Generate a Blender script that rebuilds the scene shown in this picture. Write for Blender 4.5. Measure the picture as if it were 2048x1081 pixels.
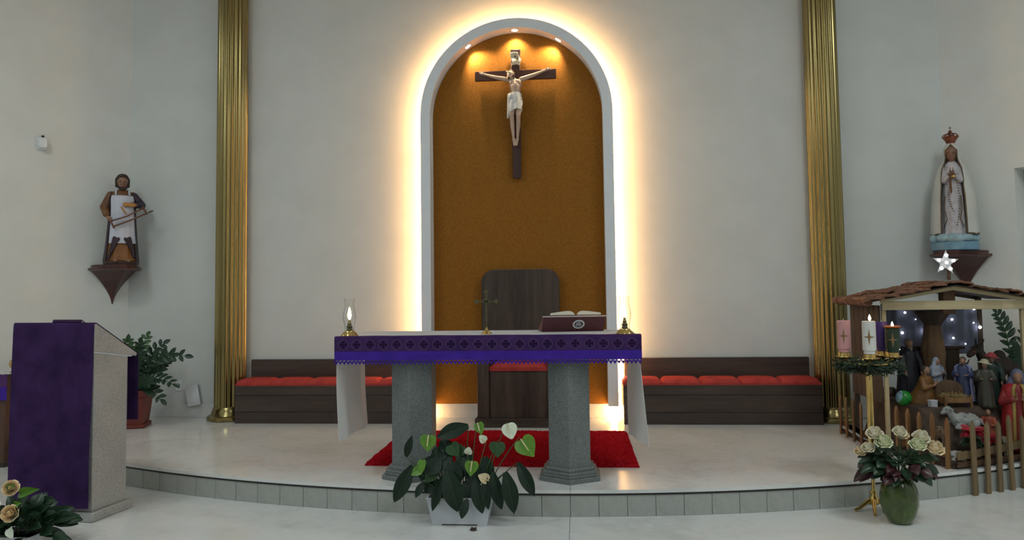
import bpy, bmesh, math, random
from mathutils import Vector, Matrix, noise as mnoise
PI = math.pi
rnd = random.Random(7)
scene = bpy.context.scene
for o in list(bpy.data.objects):
    bpy.data.objects.remove(o)

# ---------------------------------------------------------------- camera, world, exposure
FPX = 1480.0
YAW, PITCH, ROLL = 0.0857, 0.05605, 0.01281
cam_d = bpy.data.cameras.new('camera')
cam_d.sensor_fit = 'HORIZONTAL'
cam_d.sensor_width = 36.0
cam_d.lens = FPX / 2048 * 36.0
cam_d.shift_y = -(540.5 - 498.6) / 2048
cam_d.clip_start = 0.05
cam = bpy.data.objects.new('camera', cam_d)
scene.collection.objects.link(cam)
fw = Vector((-math.sin(YAW) * math.cos(PITCH), math.cos(YAW) * math.cos(PITCH), math.sin(PITCH)))
rt = Vector((math.cos(YAW), math.sin(YAW), 0))
up = rt.cross(fw)
r2 = math.cos(ROLL) * rt - math.sin(ROLL) * up
u2 = math.sin(ROLL) * rt + math.cos(ROLL) * up
cam.matrix_world = Matrix(((r2.x, u2.x, -fw.x, 0.573), (r2.y, u2.y, -fw.y, 0.0), (r2.z, u2.z, -fw.z, 1.61), (0, 0, 0, 1)))
scene.camera = cam
scene.view_settings.view_transform = 'Standard'
scene.view_settings.look = 'None'
scene.view_settings.gamma = 1
scene.view_settings.use_curve_mapping = False
scene.view_settings.exposure = 0.0

world = bpy.data.worlds.new('world')
scene.world = world
world.use_nodes = True
world.node_tree.nodes['Background'].inputs[0].default_value = (0.85, 0.93, 1.0, 1)
world.node_tree.nodes['Background'].inputs[1].default_value = 0.05

# ceiling lamps of the nave: x, y, watts
LAMP_Z = 5.3
LAMP_COLOR = (0.90, 1.0, 1.0)
LAMP_SPOTS = [(-3.6, 2.6, 50), (3.6, 2.6, 57), (-3.2, -0.2, 34), (3.2, -0.2, 41), (-3.2, -3.0, 26), (3.2, -3.0, 32)]
SPOT_WATTS = 21.0
LED_STRENGTH = 72.0
LED_COLOR = (1.0, 0.54, 0.20)

# ---------------------------------------------------------------- helpers
COL = scene.collection
UPF, LOWF = 0.34, 0.17            # the upper and lower platform levels above the nave floor

def link(o, parent=None):
    COL.objects.link(o)
    if parent is not None:
        o.parent = parent
    return o

def tag(o, label=None, cat=None, group=None, kind=None):
    if label: o['label'] = label
    if cat: o['category'] = cat
    if group: o['group'] = group
    if kind: o['kind'] = kind
    return o

def thing(name, label, cat, loc=(0, 0, 0), rz=0.0, group=None):
    o = bpy.data.objects.new(name, None)
    o.empty_display_size = 0.1
    o.location = loc
    o.rotation_euler = (0, 0, rz)
    link(o)
    return tag(o, label, cat, group)

def lin(c):
    c = c / 255.0
    return c / 12.92 if c <= 0.04045 else ((c + 0.055) / 1.055) ** 2.4

def rgb(r, g, b):
    return (lin(r), lin(g), lin(b))

class N:
    """small node-tree helper"""
    def __init__(s, m):
        m.use_nodes = True
        s.t = m.node_tree
        s.n = s.t.nodes
        s.p = s.n.get('Principled BSDF')
        s.out = s.n.get('Material Output')
    def add(s, typ, **kw):
        n = s.n.new(typ)
        for k, v in kw.items():
            setattr(n, k, v)
        return n
    def link(s, a, b):
        s.t.links.new(a, b)
    def val(s, sock, v):
        if hasattr(v, 'links') or isinstance(v, bpy.types.NodeSocket):
            s.link(v, sock)
        else:
            sock.default_value = v
    def math(s, op, a, b=0.0, c=None, clamp=False):
        n = s.add('ShaderNodeMath', operation=op)
        n.use_clamp = clamp
        s.val(n.inputs[0], a)
        s.val(n.inputs[1], b)
        if c is not None:
            s.val(n.inputs[2], c)
        return n.outputs[0]
    def coords(s, scale=(1, 1, 1), kind='Object'):
        tc = s.add('ShaderNodeTexCoord')
        mp = s.add('ShaderNodeMapping')
        mp.inputs['Scale'].default_value = scale
        s.link(tc.outputs[kind], mp.inputs[0])
        return mp.outputs[0]
    def noise(s, vec, scale, detail=4, rough=0.55, dist=0.0):
        n = s.add('ShaderNodeTexNoise')
        n.inputs['Scale'].default_value = scale
        n.inputs['Detail'].default_value = detail
        n.inputs['Roughness'].default_value = rough
        n.inputs['Distortion'].default_value = dist
        s.link(vec, n.inputs['Vector'])
        return n.outputs[0]
    def ramp(s, fac, stops):
        r = s.add('ShaderNodeValToRGB')
        e = r.color_ramp.elements
        while len(e) > 1:
            e.remove(e[-1])
        e[0].position = stops[0][0]
        e[0].color = (*stops[0][1], 1)
        for p, c in stops[1:]:
            x = e.new(p)
            x.color = (*c, 1)
        s.link(fac, r.inputs[0])
        return r.outputs[0]
    def mix(s, fac, a, b):
        n = s.add('ShaderNodeMix', data_type='RGBA')
        s.val(n.inputs[0], fac)
        for sock, v in ((n.inputs[6], a), (n.inputs[7], b)):
            if isinstance(v, tuple):
                sock.default_value = (*v, 1)
            else:
                s.link(v, sock)
        return n.outputs[2]
    def bump(s, height, strength, dist=0.01):
        b = s.add('ShaderNodeBump')
        b.inputs['Strength'].default_value = strength
        b.inputs['Distance'].default_value = dist
        s.link(height, b.inputs['Height'])
        s.link(b.outputs[0], s.p.inputs['Normal'])

def mat(name, col, col2=None, rough=0.5, metal=0.0, scale=6.0, stretch=(1, 1, 1), bump=0.0, bscale=None, bdist=0.005,
        spec=0.5, lo=0.35, hi=0.65, sheen=0.0, coat=0.0, detail=5, sub=0.0, distort=0.0):
    m = bpy.data.materials.new(name)
    n = N(m)
    v = n.coords(stretch)
    f = n.noise(v, scale, detail, dist=distort)
    c2 = col2 if col2 else tuple(x * 0.82 for x in col)
    n.link(n.ramp(f, [(lo, c2), (hi, col)]), n.p.inputs['Base Color'])
    n.p.inputs['Roughness'].default_value = rough
    n.p.inputs['Metallic'].default_value = metal
    n.p.inputs['Specular IOR Level'].default_value = spec
    if sheen:
        n.p.inputs['Sheen Weight'].default_value = sheen
    if coat:
        n.p.inputs['Coat Weight'].default_value = coat
        n.p.inputs['Coat Roughness'].default_value = 0.15
    if sub:
        n.p.inputs['Subsurface Weight'].default_value = sub
        n.p.inputs['Subsurface Radius'].default_value = (0.02, 0.01, 0.006)
    if bump:
        n.bump(n.noise(v, bscale or scale * 4, 4), bump, bdist)
    return m

def emis(name, col, strength):
    m = bpy.data.materials.new(name)
    n = N(m)
    e = n.add('ShaderNodeEmission')
    e.inputs[0].default_value = (*col, 1)
    e.inputs[1].default_value = strength
    n.link(e.outputs[0], n.out.inputs[0])
    return m

def glass(name, tint=(1, 1, 1), refl=0.35):
    m = bpy.data.materials.new(name)
    n = N(m)
    tr = n.add('ShaderNodeBsdfTransparent')
    lf = n.add('ShaderNodeLayerWeight')
    lf.inputs[0].default_value = 0.5
    n.link(n.ramp(lf.outputs['Facing'], [(0.55, tint), (0.95, tuple(c * 0.38 for c in tint))]), tr.inputs[0])
    gl = n.add('ShaderNodeBsdfGlossy')
    gl.inputs['Roughness'].default_value = 0.05
    gl.inputs[0].default_value = (0.9, 0.92, 0.95, 1)
    lw = n.add('ShaderNodeLayerWeight')
    lw.inputs[0].default_value = 0.45
    mx = n.add('ShaderNodeMixShader')
    n.link(n.math('MULTIPLY', lw.outputs['Facing'], refl * 2, clamp=True), mx.inputs[0])
    n.link(tr.outputs[0], mx.inputs[1])
    n.link(gl.outputs[0], mx.inputs[2])
    n.link(mx.outputs[0], n.out.inputs[0])
    return m

def finish(me, material, smooth=40.0):
    if material is not None:
        me.materials.append(material)
    if smooth:
        me.polygons.foreach_set('use_smooth', [True] * len(me.polygons))
        try:
            me.set_sharp_from_angle(angle=math.radians(smooth))
        except Exception:
            pass
    me.update()
    return me

class MB:
    """collects shapes in one bmesh; build() links them as ONE mesh object"""
    def __init__(s):
        s.bm = bmesh.new()
    def _x(s, vs, M):
        if M is not None:
            for v in vs:
                v.co = M @ v.co
    def face(s, vs):
        try:
            return s.bm.faces.new(vs)
        except ValueError:
            return None
    def box(s, x0, x1, y0, y1, z0, z1, bevel=0.0, M=None, seg=1):
        b = bmesh.new()
        r = bmesh.ops.create_cube(b, size=1.0)
        for v in b.verts:
            v.co = Vector(((x0 + x1) / 2 + v.co.x * (x1 - x0), (y0 + y1) / 2 + v.co.y * (y1 - y0), (z0 + z1) / 2 + v.co.z * (z1 - z0)))
        if bevel:
            bmesh.ops.bevel(b, geom=list(b.edges), offset=bevel, segments=seg, profile=0.6, affect='EDGES', clamp_overlap=True)
        s.merge(b, M)
        return s
    def merge(s, b, M=None):
        mp = {}
        for v in b.verts:
            mp[v] = s.bm.verts.new(M @ v.co if M is not None else v.co)
        for f in b.faces:
            s.face([mp[v] for v in f.verts])
        b.free()
    def prism(s, pts, a, b, axis='y', M=None, bevel=0.0):
        """polygon pts (2D) extruded from a to b along axis; axis y: pts=(x,z), z: (x,y), x: (y,z)"""
        t = bmesh.new()
        def P(p, h):
            return {'y': (p[0], h, p[1]), 'z': (p[0], p[1], h), 'x': (h, p[0], p[1])}[axis]
        A = [t.verts.new(P(p, a)) for p in pts]
        B = [t.verts.new(P(p, b)) for p in pts]
        n = len(pts)
        t.faces.new(A)
        t.faces.new(B[::-1])
        for i in range(n):
            t.faces.new((A[i], B[i], B[(i + 1) % n], A[(i + 1) % n]))
        bmesh.ops.recalc_face_normals(t, faces=list(t.faces))
        if bevel:
            bmesh.ops.bevel(t, geom=list(t.edges), offset=bevel, segments=1, affect='EDGES', clamp_overlap=True)
        s.merge(t, M)
        return s
    def loft(s, rings, cap=True, M=None, close=True):
        vs = [[s.bm.verts.new(M @ Vector(p) if M is not None else p) for p in r] for r in rings]
        n = len(rings[0])
        for a, b in zip(vs, vs[1:]):
            for i in range(n if close else n - 1):
                j = (i + 1) % n
                s.face((a[i], a[j], b[j], b[i]))
        if cap and close:
            s.face(vs[0][::-1])
            s.face(vs[-1])
        return s
    def lathe(s, prof, segs=24, c=(0, 0, 0), M=None, fn=None, cap=True, sx=1.0, sy=1.0):
        rings = []
        for r, z in prof:
            ring = []
            for i in range(segs):
                a = 2 * PI * i / segs
                q = r * (fn(a, z) if fn else 1.0)
                ring.append((c[0] + q * math.cos(a) * sx, c[1] + q * math.sin(a) * sy, c[2] + z))
            rings.append(ring)
        return s.loft(rings, cap, M)
    def tube(s, pts, rad, segs=8, M=None, cap=True):
        pts = [Vector(p) for p in pts]
        n = len(pts)
        if not hasattr(rad, '__len__'):
            rad = [rad] * n
        rings = []
        ref = None
        for i, p in enumerate(pts):
            d = (pts[min(i + 1, n - 1)] - pts[max(i - 1, 0)]).normalized()
            if ref is None:
                ref = d.orthogonal().normalized()
            ref = (ref - d * ref.dot(d))
            ref = ref.normalized() if ref.length > 1e-6 else d.orthogonal().normalized()
            b = d.cross(ref)
            rings.append([tuple(p + (ref * math.cos(2 * PI * k / segs) + b * math.sin(2 * PI * k / segs)) * rad[i]) for k in range(segs)])
        return s.loft(rings, cap, M)
    def cap(s, p0, p1, r0, r1, segs=10, M=None):
        """tapered capsule"""
        p0, p1 = Vector(p0), Vector(p1)
        d = (p1 - p0).normalized() if (p1 - p0).length > 1e-6 else Vector((0, 0, 1))
        pts, rad = [], []
        for k in (85, 60, 30):
            a = math.radians(k)
            pts.append(p0 - d * r0 * math.sin(a)); rad.append(max(r0 * math.cos(a), 1e-4))
        pts.append(p0); rad.append(r0)
        pts.append(p1); rad.append(r1)
        for k in (30, 60, 85):
            a = math.radians(k)
            pts.append(p1 + d * r1 * math.sin(a)); rad.append(max(r1 * math.cos(a), 1e-4))
        return s.tube(pts, rad, segs, M)
    def ell(s, c, r, segs=14, rings=9, rot=None, M=None):
        if not hasattr(r, '__len__'):
            r = (r, r, r)
        R = rot.to_matrix() if rot is not None else Matrix.Identity(3)
        rr = []
        for k in range(rings + 1):
            t = -PI / 2 + PI * (k * 0.98 + 0.01 * rings) / rings
            ring = []
            for i in range(segs):
                a = 2 * PI * i / segs
                ring.append(tuple(Vector(c) + R @ Vector((r[0] * math.cos(t) * math.cos(a), r[1] * math.cos(t) * math.sin(a), r[2] * math.sin(t)))))
            rr.append(ring)
        return s.loft(rr, True, M)
    def torus(s, c, R, r, segs=24, rs=8, M=None, sx=1, sy=1):
        pts = []
        vs = []
        for i in range(segs):
            a = 2 * PI * i / segs
            ring = []
            for k in range(rs):
                b = 2 * PI * k / rs
                q = R + r * math.cos(b)
                p = Vector((c[0] + q * math.cos(a) * sx, c[1] + q * math.sin(a) * sy, c[2] + r * math.sin(b)))
                ring.append(s.bm.verts.new(M @ p if M is not None else p))
            vs.append(ring)
        for i in range(segs):
            for k in range(rs):
                s.face((vs[i][k], vs[(i + 1) % segs][k], vs[(i + 1) % segs][(k + 1) % rs], vs[i][(k + 1) % rs]))
        return s
    def grid(s, fn, nu, nv, M=None):
        vs = [[s.bm.verts.new(M @ Vector(fn(u / nu, v / nv)) if M is not None else fn(u / nu, v / nv)) for v in range(nv + 1)] for u in range(nu + 1)]
        for u in range(nu):
            for v in range(nv):
                s.face((vs[u][v], vs[u + 1][v], vs[u + 1][v + 1], vs[u][v + 1]))
        return s
    def thicken(s, t):
        """turns the open sheet into a closed slab of thickness t"""
        bmesh.ops.recalc_face_normals(s.bm, faces=list(s.bm.faces))
        bmesh.ops.solidify(s.bm, geom=list(s.bm.faces), thickness=t)
        return s
    def mesh(s, name, material, smooth=40.0, recalc=True):
        if recalc:
            bmesh.ops.recalc_face_normals(s.bm, faces=list(s.bm.faces))
        me = bpy.data.meshes.new(name)
        s.bm.to_mesh(me)
        s.bm.free()
        return finish(me, material, smooth)
    def build(s, name, material, parent=None, smooth=40.0, loc=None, recalc=True):
        o = bpy.data.objects.new(name, s.mesh(name, material, smooth, recalc))
        if loc is not None:
            o.location = loc
        return link(o, parent)

def blob(name, mb, voxel, material, parent=None, smooth=3, loc=None):
    """unions the overlapping closed shapes of mb into one continuous smooth surface"""
    me = bpy.data.meshes.new(name)
    bmesh.ops.recalc_face_normals(mb.bm, faces=list(mb.bm.faces))
    mb.bm.to_mesh(me)
    mb.bm.free()
    t = bpy.data.objects.new(name + '_build', me)
    COL.objects.link(t)
    rm = t.modifiers.new('r', 'REMESH')
    rm.mode = 'VOXEL'
    rm.voxel_size = voxel
    if smooth:
        sm = t.modifiers.new('s', 'SMOOTH')
        sm.iterations = smooth
        sm.factor = 0.5
    dg = bpy.context.evaluated_depsgraph_get()
    dg.update()
    ev = t.evaluated_get(dg)
    nm = bpy.data.meshes.new_from_object(ev)
    bpy.data.objects.remove(t)
    bpy.data.meshes.remove(me)
    nm.name = name
    nm.materials.clear()
    finish(nm, material, 180)
    o = bpy.data.objects.new(name, nm)
    if loc is not None:
        o.location = loc
    return link(o, parent)

def inst(name, me, parent, M):
    o = bpy.data.objects.new(name, me)
    link(o, parent)
    o.matrix_local = M
    return o

def frame(base, tip, width, normal=(0, -1, 0), thick=1.0):
    """matrix that maps a unit leaf (x across, y base to tip, z face normal) to base -> tip"""
    base, tip = Vector(base), Vector(tip)
    y = tip - base
    n = Vector(normal)
    x = y.cross(n)
    if x.length < 1e-6:
        x = y.orthogonal()
    x.normalize()
    z = x.cross(y.normalized())
    return Matrix(((x.x * width, y.x, z.x * y.length * thick, base.x), (x.y * width, y.y, z.y * y.length * thick, base.y), (x.z * width, y.z, z.z * y.length * thick, base.z), (0, 0, 0, 1)))

def RotZ(a): return Matrix.Rotation(a, 4, 'Z')
def T(x, y, z): return Matrix.Translation((x, y, z))

# ---------------------------------------------------------------- materials
def wood(name, dark, light, axis='x', scale=7.0, rough=0.45, bump=0.12):
    st = {'x': (0.12, 1.6, 1.6), 'y': (1.6, 0.12, 1.6), 'z': (1.6, 1.6, 0.12)}[axis]
    m = bpy.data.materials.new(name)
    n = N(m)
    v = n.coords(st)
    f = n.noise(v, scale, 8, 0.62, 0.4)
    f2 = n.noise(v, scale * 6, 4, 0.6)
    g = n.math('ADD', n.math('MULTIPLY', f, 0.7), n.math('MULTIPLY', f2, 0.3))
    n.link(n.ramp(g, [(0.36, dark), (0.52, tuple((a + b) / 2 for a, b in zip(dark, light))), (0.66, light)]), n.p.inputs['Base Color'])
    n.p.inputs['Roughness'].default_value = rough
    n.bump(g, bump, 0.003)
    return m

def marble(name, base, vein, rough, scale=1.6):
    m = bpy.data.materials.new(name)
    n = N(m)
    v = n.coords((1, 1, 1))
    f = n.noise(v, scale, 8, 0.6, 0.8)
    g = n.noise(v, scale * 9, 6, 0.6)
    h = n.math('ADD', n.math('MULTIPLY', f, 0.65), n.math('MULTIPLY', g, 0.35))
    n.link(n.ramp(h, [(0.36, vein), (0.5, base), (0.68, tuple(min(1, x * 1.06) for x in base))]), n.p.inputs['Base Color'])
    n.p.inputs['Roughness'].default_value = rough
    n.p.inputs['Specular IOR Level'].default_value = 0.55
    return m

def granite(name, a, b, c, rough=0.6, scale=85):
    m = bpy.data.materials.new(name)
    n = N(m)
    v = n.coords((1, 1, 1))
    f = n.noise(v, scale, 5, 0.7)
    g = n.noise(v, 3.0, 4, 0.6)
    h = n.math('ADD', n.math('MULTIPLY', f, 0.75), n.math('MULTIPLY', g, 0.25))
    n.link(n.ramp(h, [(0.34, a), (0.5, b), (0.66, c)]), n.p.inputs['Base Color'])
    n.p.inputs['Roughness'].default_value = rough
    n.bump(f, 0.1, 0.002)
    return m

M = {}
M['wall'] = mat('wall_paint', (0.72, 0.735, 0.725), (0.68, 0.695, 0.685), rough=0.85, scale=3, bump=0.05, bscale=220, spec=0.2)
M['wall_warm_lit'] = mat('wall_paint_cream_lit', (0.83, 0.825, 0.79), (0.79, 0.785, 0.75), rough=0.85, scale=3, bump=0.05, bscale=220, spec=0.2)  # cream paint, lightened to put the side walls' stronger light into it
M['white'] = mat('white_paint', (0.86, 0.895, 0.94), (0.83, 0.865, 0.91), rough=0.6, scale=8)
M['ceiling'] = mat('ceiling_paint', (0.75, 0.75, 0.74), rough=0.9, scale=3)
M['marble'] = marble('floor_marble', (0.76, 0.765, 0.755), (0.65, 0.655, 0.645), 0.15)
M['riser'] = marble('riser_marble', (0.41, 0.42, 0.395), (0.34, 0.35, 0.325), 0.32, 4)
M['grout'] = mat('dark_joint', (0.24, 0.24, 0.225), rough=0.8)
M['lip_shadow'] = mat('painted_lip_shadow', (0.035, 0.032, 0.03), rough=0.7)
M['ochre'] = mat('ochre_textured_plaster', (0.345, 0.140, 0.015), (0.265, 0.104, 0.010), rough=0.75, scale=60, bump=0.35, bscale=160, bdist=0.004, spec=0.25)
M['gold'] = mat('gold_lacquer', (0.36, 0.285, 0.125), (0.27, 0.21, 0.085), rough=0.22, metal=0.95, scale=3, stretch=(4, 4, 0.2))
M['brass'] = mat('polished_brass', (0.72, 0.52, 0.20), (0.55, 0.38, 0.13), rough=0.25, metal=1.0, scale=9)
M['darkbrass'] = mat('tarnished_brass', (0.15, 0.15, 0.075), (0.09, 0.09, 0.045), rough=0.5, metal=0.7, scale=20)
M['bench_x'] = wood('dark_bench_wood', (0.035, 0.021, 0.017), (0.085, 0.055, 0.043), 'x')
M['chair_z'] = wood('dark_chair_wood', (0.030, 0.018, 0.014), (0.105, 0.070, 0.052), 'z', 5)
M['chair_x'] = wood('dark_chair_wood_cross', (0.030, 0.018, 0.014), (0.09, 0.06, 0.045), 'x', 5)
M['cross'] = wood('crucifix_wood', (0.040, 0.014, 0.010), (0.075, 0.026, 0.020), 'z', 9)
M['mahogany'] = wood('mahogany_bracket', (0.050, 0.013, 0.010), (0.11, 0.030, 0.024), 'z', 8, 0.35)
M['redcush'] = mat('red_upholstery', (0.45, 0.060, 0.052), (0.37, 0.045, 0.040), rough=0.85, scale=12, bump=0.15, bscale=300, spec=0.15)
M['rug'] = mat('red_shag', (0.56, 0.018, 0.028), (0.30, 0.007, 0.012), rough=1.0, scale=45, bump=0.8, bscale=220, bdist=0.01, spec=0.0)
M['stone'] = granite('grey_altar_granite', (0.085, 0.100, 0.098), (0.165, 0.185, 0.182), (0.23, 0.25, 0.245))
M['stone2'] = granite('pale_lectern_granite', (0.27, 0.26, 0.25), (0.42, 0.41, 0.395), (0.52, 0.51, 0.49))
M['linen'] = mat('white_linen', (0.88, 0.88, 0.89), (0.82, 0.82, 0.84), rough=0.9, scale=90, bump=0.15, bscale=420, spec=0.1)
M['steel'] = mat('brushed_steel', (0.55, 0.55, 0.56), rough=0.3, metal=1.0)
M['black'] = mat('black_plastic', (0.015, 0.015, 0.016), rough=0.5)
M['plastic'] = mat('white_plastic', (0.90, 0.92, 0.95), rough=0.4)
M['paper'] = mat('page_paper', (0.72, 0.68, 0.58), (0.60, 0.56, 0.46), rough=0.85, scale=60, stretch=(0.1, 0.1, 8))
M['flame'] = emis('flame_glow', (1.0, 0.62, 0.30), 22.0)
M['glass'] = glass('clear_glass', (0.97, 0.97, 0.96), 0.32)

def translucent(m, col, fac):
    n = N(m)
    tr = n.add('ShaderNodeBsdfTranslucent')
    tr.inputs[0].default_value = (*col, 1)
    mx = n.add('ShaderNodeMixShader')
    mx.inputs[0].default_value = fac
    n.link(n.p.outputs[0], mx.inputs[1])
    n.link(tr.outputs[0], mx.inputs[2])
    n.link(mx.outputs[0], n.out.inputs[0])
translucent(M['linen'], (0.95, 0.94, 0.94), 0.36)

def purple_cloth(name, base, lite, weave=350):
    return mat(name, base, lite, rough=0.95, scale=7, bump=0.25, bscale=weave, bdist=0.003, spec=0.05)
M['purple'] = purple_cloth('purple_linen', (0.052, 0.024, 0.092), (0.032, 0.016, 0.058))
M['violet'] = mat('violet_satin_band', (0.060, 0.020, 0.34), (0.045, 0.015, 0.26), rough=0.7, spec=0.2, scale=10, bump=0.1, bscale=300)

def cross_print():
    m = bpy.data.materials.new('purple_printed_crosses')
    n = N(m)
    tc = n.add('ShaderNodeTexCoord')
    sp = n.add('ShaderNodeSeparateXYZ')
    n.link(tc.outputs['Object'], sp.inputs[0])
    x, z = sp.outputs[0], sp.outputs[2]
    px = n.math('SUBTRACT', n.math('FRACT', n.math('DIVIDE', x, 0.092)), 0.5)
    px = n.math('MULTIPLY', px, 0.092)
    pz = n.math('SUBTRACT', z, -0.048)
    ax, az = n.math('ABSOLUTE', px), n.math('ABSOLUTE', pz)
    rr = n.math('SQRT', n.math('ADD', n.math('MULTIPLY', px, px), n.math('MULTIPLY', pz, pz)))
    # cross pattee: arms widen outwards
    arm1 = n.math('LESS_THAN', ax, n.math('ADD', n.math('MULTIPLY', az, 0.38), 0.003))
    arm2 = n.math('LESS_THAN', az, n.math('ADD', n.math('MULTIPLY', ax, 0.38), 0.003))
    cr = n.math('MULTIPLY', n.math('MAXIMUM', arm1, arm2), n.math('LESS_THAN', rr, 0.027))
    ring = n.math('MULTIPLY', n.math('LESS_THAN', n.math('ABSOLUTE', n.math('SUBTRACT', rr, 0.033)), 0.0028), 1.0)
    v = n.coords((1, 1, 1))
    f = n.noise(v, 9, 5)
    base = n.ramp(f, [(0.35, (0.042, 0.018, 0.085)), (0.65, (0.066, 0.030, 0.118))])
    c = n.mix(cr, base, (0.024, 0.010, 0.046))
    c = n.mix(ring, c, (0.085, 0.050, 0.118))
    n.link(c, n.p.inputs['Base Color'])
    n.p.inputs['Roughness'].default_value = 0.85
    n.p.inputs['Specular IOR Level'].default_value = 0.05
    n.bump(n.noise(v, 350, 3), 0.25, 0.003)
    return m
M['print'] = cross_print()

# ---------------------------------------------------------------- the room
def struct(name, mb, m, smooth=40, parent=None):
    o = mb.build(name, m, parent, smooth)
    if parent is None:
        tag(o, kind='structure')
    return o

WALL_Y, HALF, CEIL, FLARE = 7.45, 4.14, 5.6, 0.839
struct('floor', MB().box(-8, 8, -8, 8.2, -0.2, 0.0), M['marble'])
struct('wall_back', MB().box(-HALF - 0.12, HALF + 0.12, WALL_Y, WALL_Y + 0.2, -0.2, CEIL), M['wall'])
ANG = math.atan(FLARE)
LEN = 3.2
def flare_matrix(side):
    # local x runs along the wall from the corner towards the nave, local y points out of the room
    d = Vector((side * math.sin(ANG), -math.cos(ANG), 0))
    nrm = Vector((side * math.cos(ANG), math.sin(ANG), 0))
    return Matrix(((d.x, nrm.x, 0, side * HALF), (d.y, nrm.y, 0, WALL_Y), (0, 0, 1, 0), (0, 0, 0, 1)))
ML, MR = flare_matrix(-1), flare_matrix(1)
struct('wall_left', MB().box(-0.02, LEN, 0, 0.2, -0.2, CEIL, M=ML), M['wall_warm_lit'])
w = MB().box(-0.02, 0.60, 0, 0.25, -0.2, CEIL, M=MR).box(0.60, 1.7, 0, 0.25, 2.655, CEIL, M=MR).box(1.7, LEN, 0, 0.25, -0.2, CEIL, M=MR)
struct('wall_right', w, M['wall_warm_lit'])
d1 = MB().box(0.58, 1.72, 0.20, 0.25, -0.2, 2.68, M=MR)
d1 = struct('door_1', d1, mat('grey_door', (0.45, 0.47, 0.48), rough=0.5))
MB().box(0.68, 1.10, 0.185, 0.2, 0.5, 1.4, 0.006, M=MR).box(0.68, 1.10, 0.185, 0.2, 1.55, 2.5, 0.006, M=MR).build('door_panel', M['white'], d1)
ex = HALF + LEN * math.sin(ANG)
ey = WALL_Y - LEN * math.cos(ANG)
struct('wall_nave_left', MB().box(-ex - 0.2, -ex, -8, ey, -0.2, CEIL), M['wall_warm_lit'])
struct('wall_nave_right', MB().box(ex, ex + 0.2, -8, ey, -0.2, CEIL), M['wall_warm_lit'])
struct('wall_rear', MB().box(-ex - 0.2, ex + 0.2, -8.2, -8, -0.2, CEIL), M['wall_warm_lit'])
struct('ceiling', MB().box(-ex - 0.2, ex + 0.2, -8.2, 8.0, CEIL, CEIL + 0.2), M['ceiling'])

# the two curved platform levels: discs about a common centre, cut by the room walls
PC = (0.21, 12.47)
R_UP, R_LOW = 7.69, 8.615
def platform_outline(R, inset=0.0):
    """convex outline: front arc + the flared walls + the back wall"""
    pts = []
    # intersection of the arc with the flared walls
    def wall_x(y, side): return side * (HALF + (WALL_Y - y) * FLARE)
    arc = []
    for k in range(0, 241):
        a = -PI / 2 + (k / 240 - 0.5) * 1.9
        x, y = PC[0] + R * math.cos(a), PC[1] + R * math.sin(a)
        if y < WALL_Y and wall_x(y, -1) < x < wall_x(y, 1) and abs(x) < ex:
            arc.append((x, y))
    x0, y0 = arc[0]
    x1, y1 = arc[-1]
    pts = list(arc)
    if y1 < ey: pts += [(ex, ey)]
    pts += [(HALF, WALL_Y), (-HALF, WALL_Y)]
    if y0 < ey: pts += [(-ex, ey)]
    return pts, arc

def riser_tiles(parent, R, z0, z1, width, amin, amax):
    """separate stone facing tiles around the curved step front, shared mesh"""
    da = width / R
    h = z1 - z0
    me = MB().box(-width / 2 + 0.0012, width / 2 - 0.0012, 0.0, 0.018, 0.0, h, 0.0015).mesh('riser_tile', M['riser'])
    k = int((amax - amin) / da)
    a0 = -PI / 2 + (0.512 - PC[0]) / R - da / 2 - round(((0.512 - PC[0]) / R - (amin + PI / 2)) / da) * da + da
    for i in range(k + 1):
        a = a0 + i * da
        if a < amin or a > amax: continue
        p = (PC[0] + R * math.cos(a), PC[1] + R * math.sin(a), z0)
        # tile faces outward: its local -y points away from the centre
        inst('riser_tile', me, parent, T(*p) @ RotZ(a + PI / 2) @ T(0, -0.004 * ((i * 37) % 5) / 12, 0))

def clip_x(pts, xs, keep_left):
    out = []
    n = len(pts)
    for i in range(n):
        a, b = pts[i], pts[(i + 1) % n]
        ia = (a[0] <= xs) == keep_left
        ib = (b[0] <= xs) == keep_left
        if ia: out.append(a)
        if ia != ib:
            t = (xs - a[0]) / (b[0] - a[0])
            out.append((xs, a[1] + t * (b[1] - a[1])))
    return out

def platform(name, R, z0, z1, joint_x, amin, amax, tile_w):
    pts, arc = platform_outline(R - 0.03)
    o = struct(name, MB().prism(pts, z0, z1 - 0.036, 'z'), M['grout'], 30)
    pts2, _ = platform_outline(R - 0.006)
    MB().prism(pts2, z1 - 0.036, z1 - 0.022, 'z').build('painted_shadow_joint', M['lip_shadow'], o, 30)  # shadow under the slab overhang, painted as a near-black strip
    pts3, _ = platform_outline(R)
    for left in (True, False):
        q = clip_x(pts3, joint_x + (-0.0012 if left else 0.0012), left)
        MB().prism(q, z1 - 0.022, z1, 'z').build('paving_slab', M['marble'], o, 30)
    riser_tiles(o, R - 0.012, z0, z1 - 0.0365, tile_w, amin, amax)
    return o
platform('platform_upper', R_UP, LOWF, UPF, 0.512, -PI / 2 - 0.62, -PI / 2 + 0.60, 0.181)
platform('platform_lower', R_LOW, 0.0, LOWF, 0.508, -PI / 2 - 0.55, -PI / 2 + 0.2, 0.30)

def baseboard(name, x0, x1):
    o = struct(name, MB().box(x0, x1, WALL_Y - 0.018, WALL_Y + 0.01, UPF, UPF + 0.14, 0.003), M['marble'])
    return o
baseboard('baseboard_left', -HALF, -0.99)
baseboard('baseboard_right', 0.99, HALF)
baseboard('baseboard_niche', -0.99, 0.99)

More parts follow.
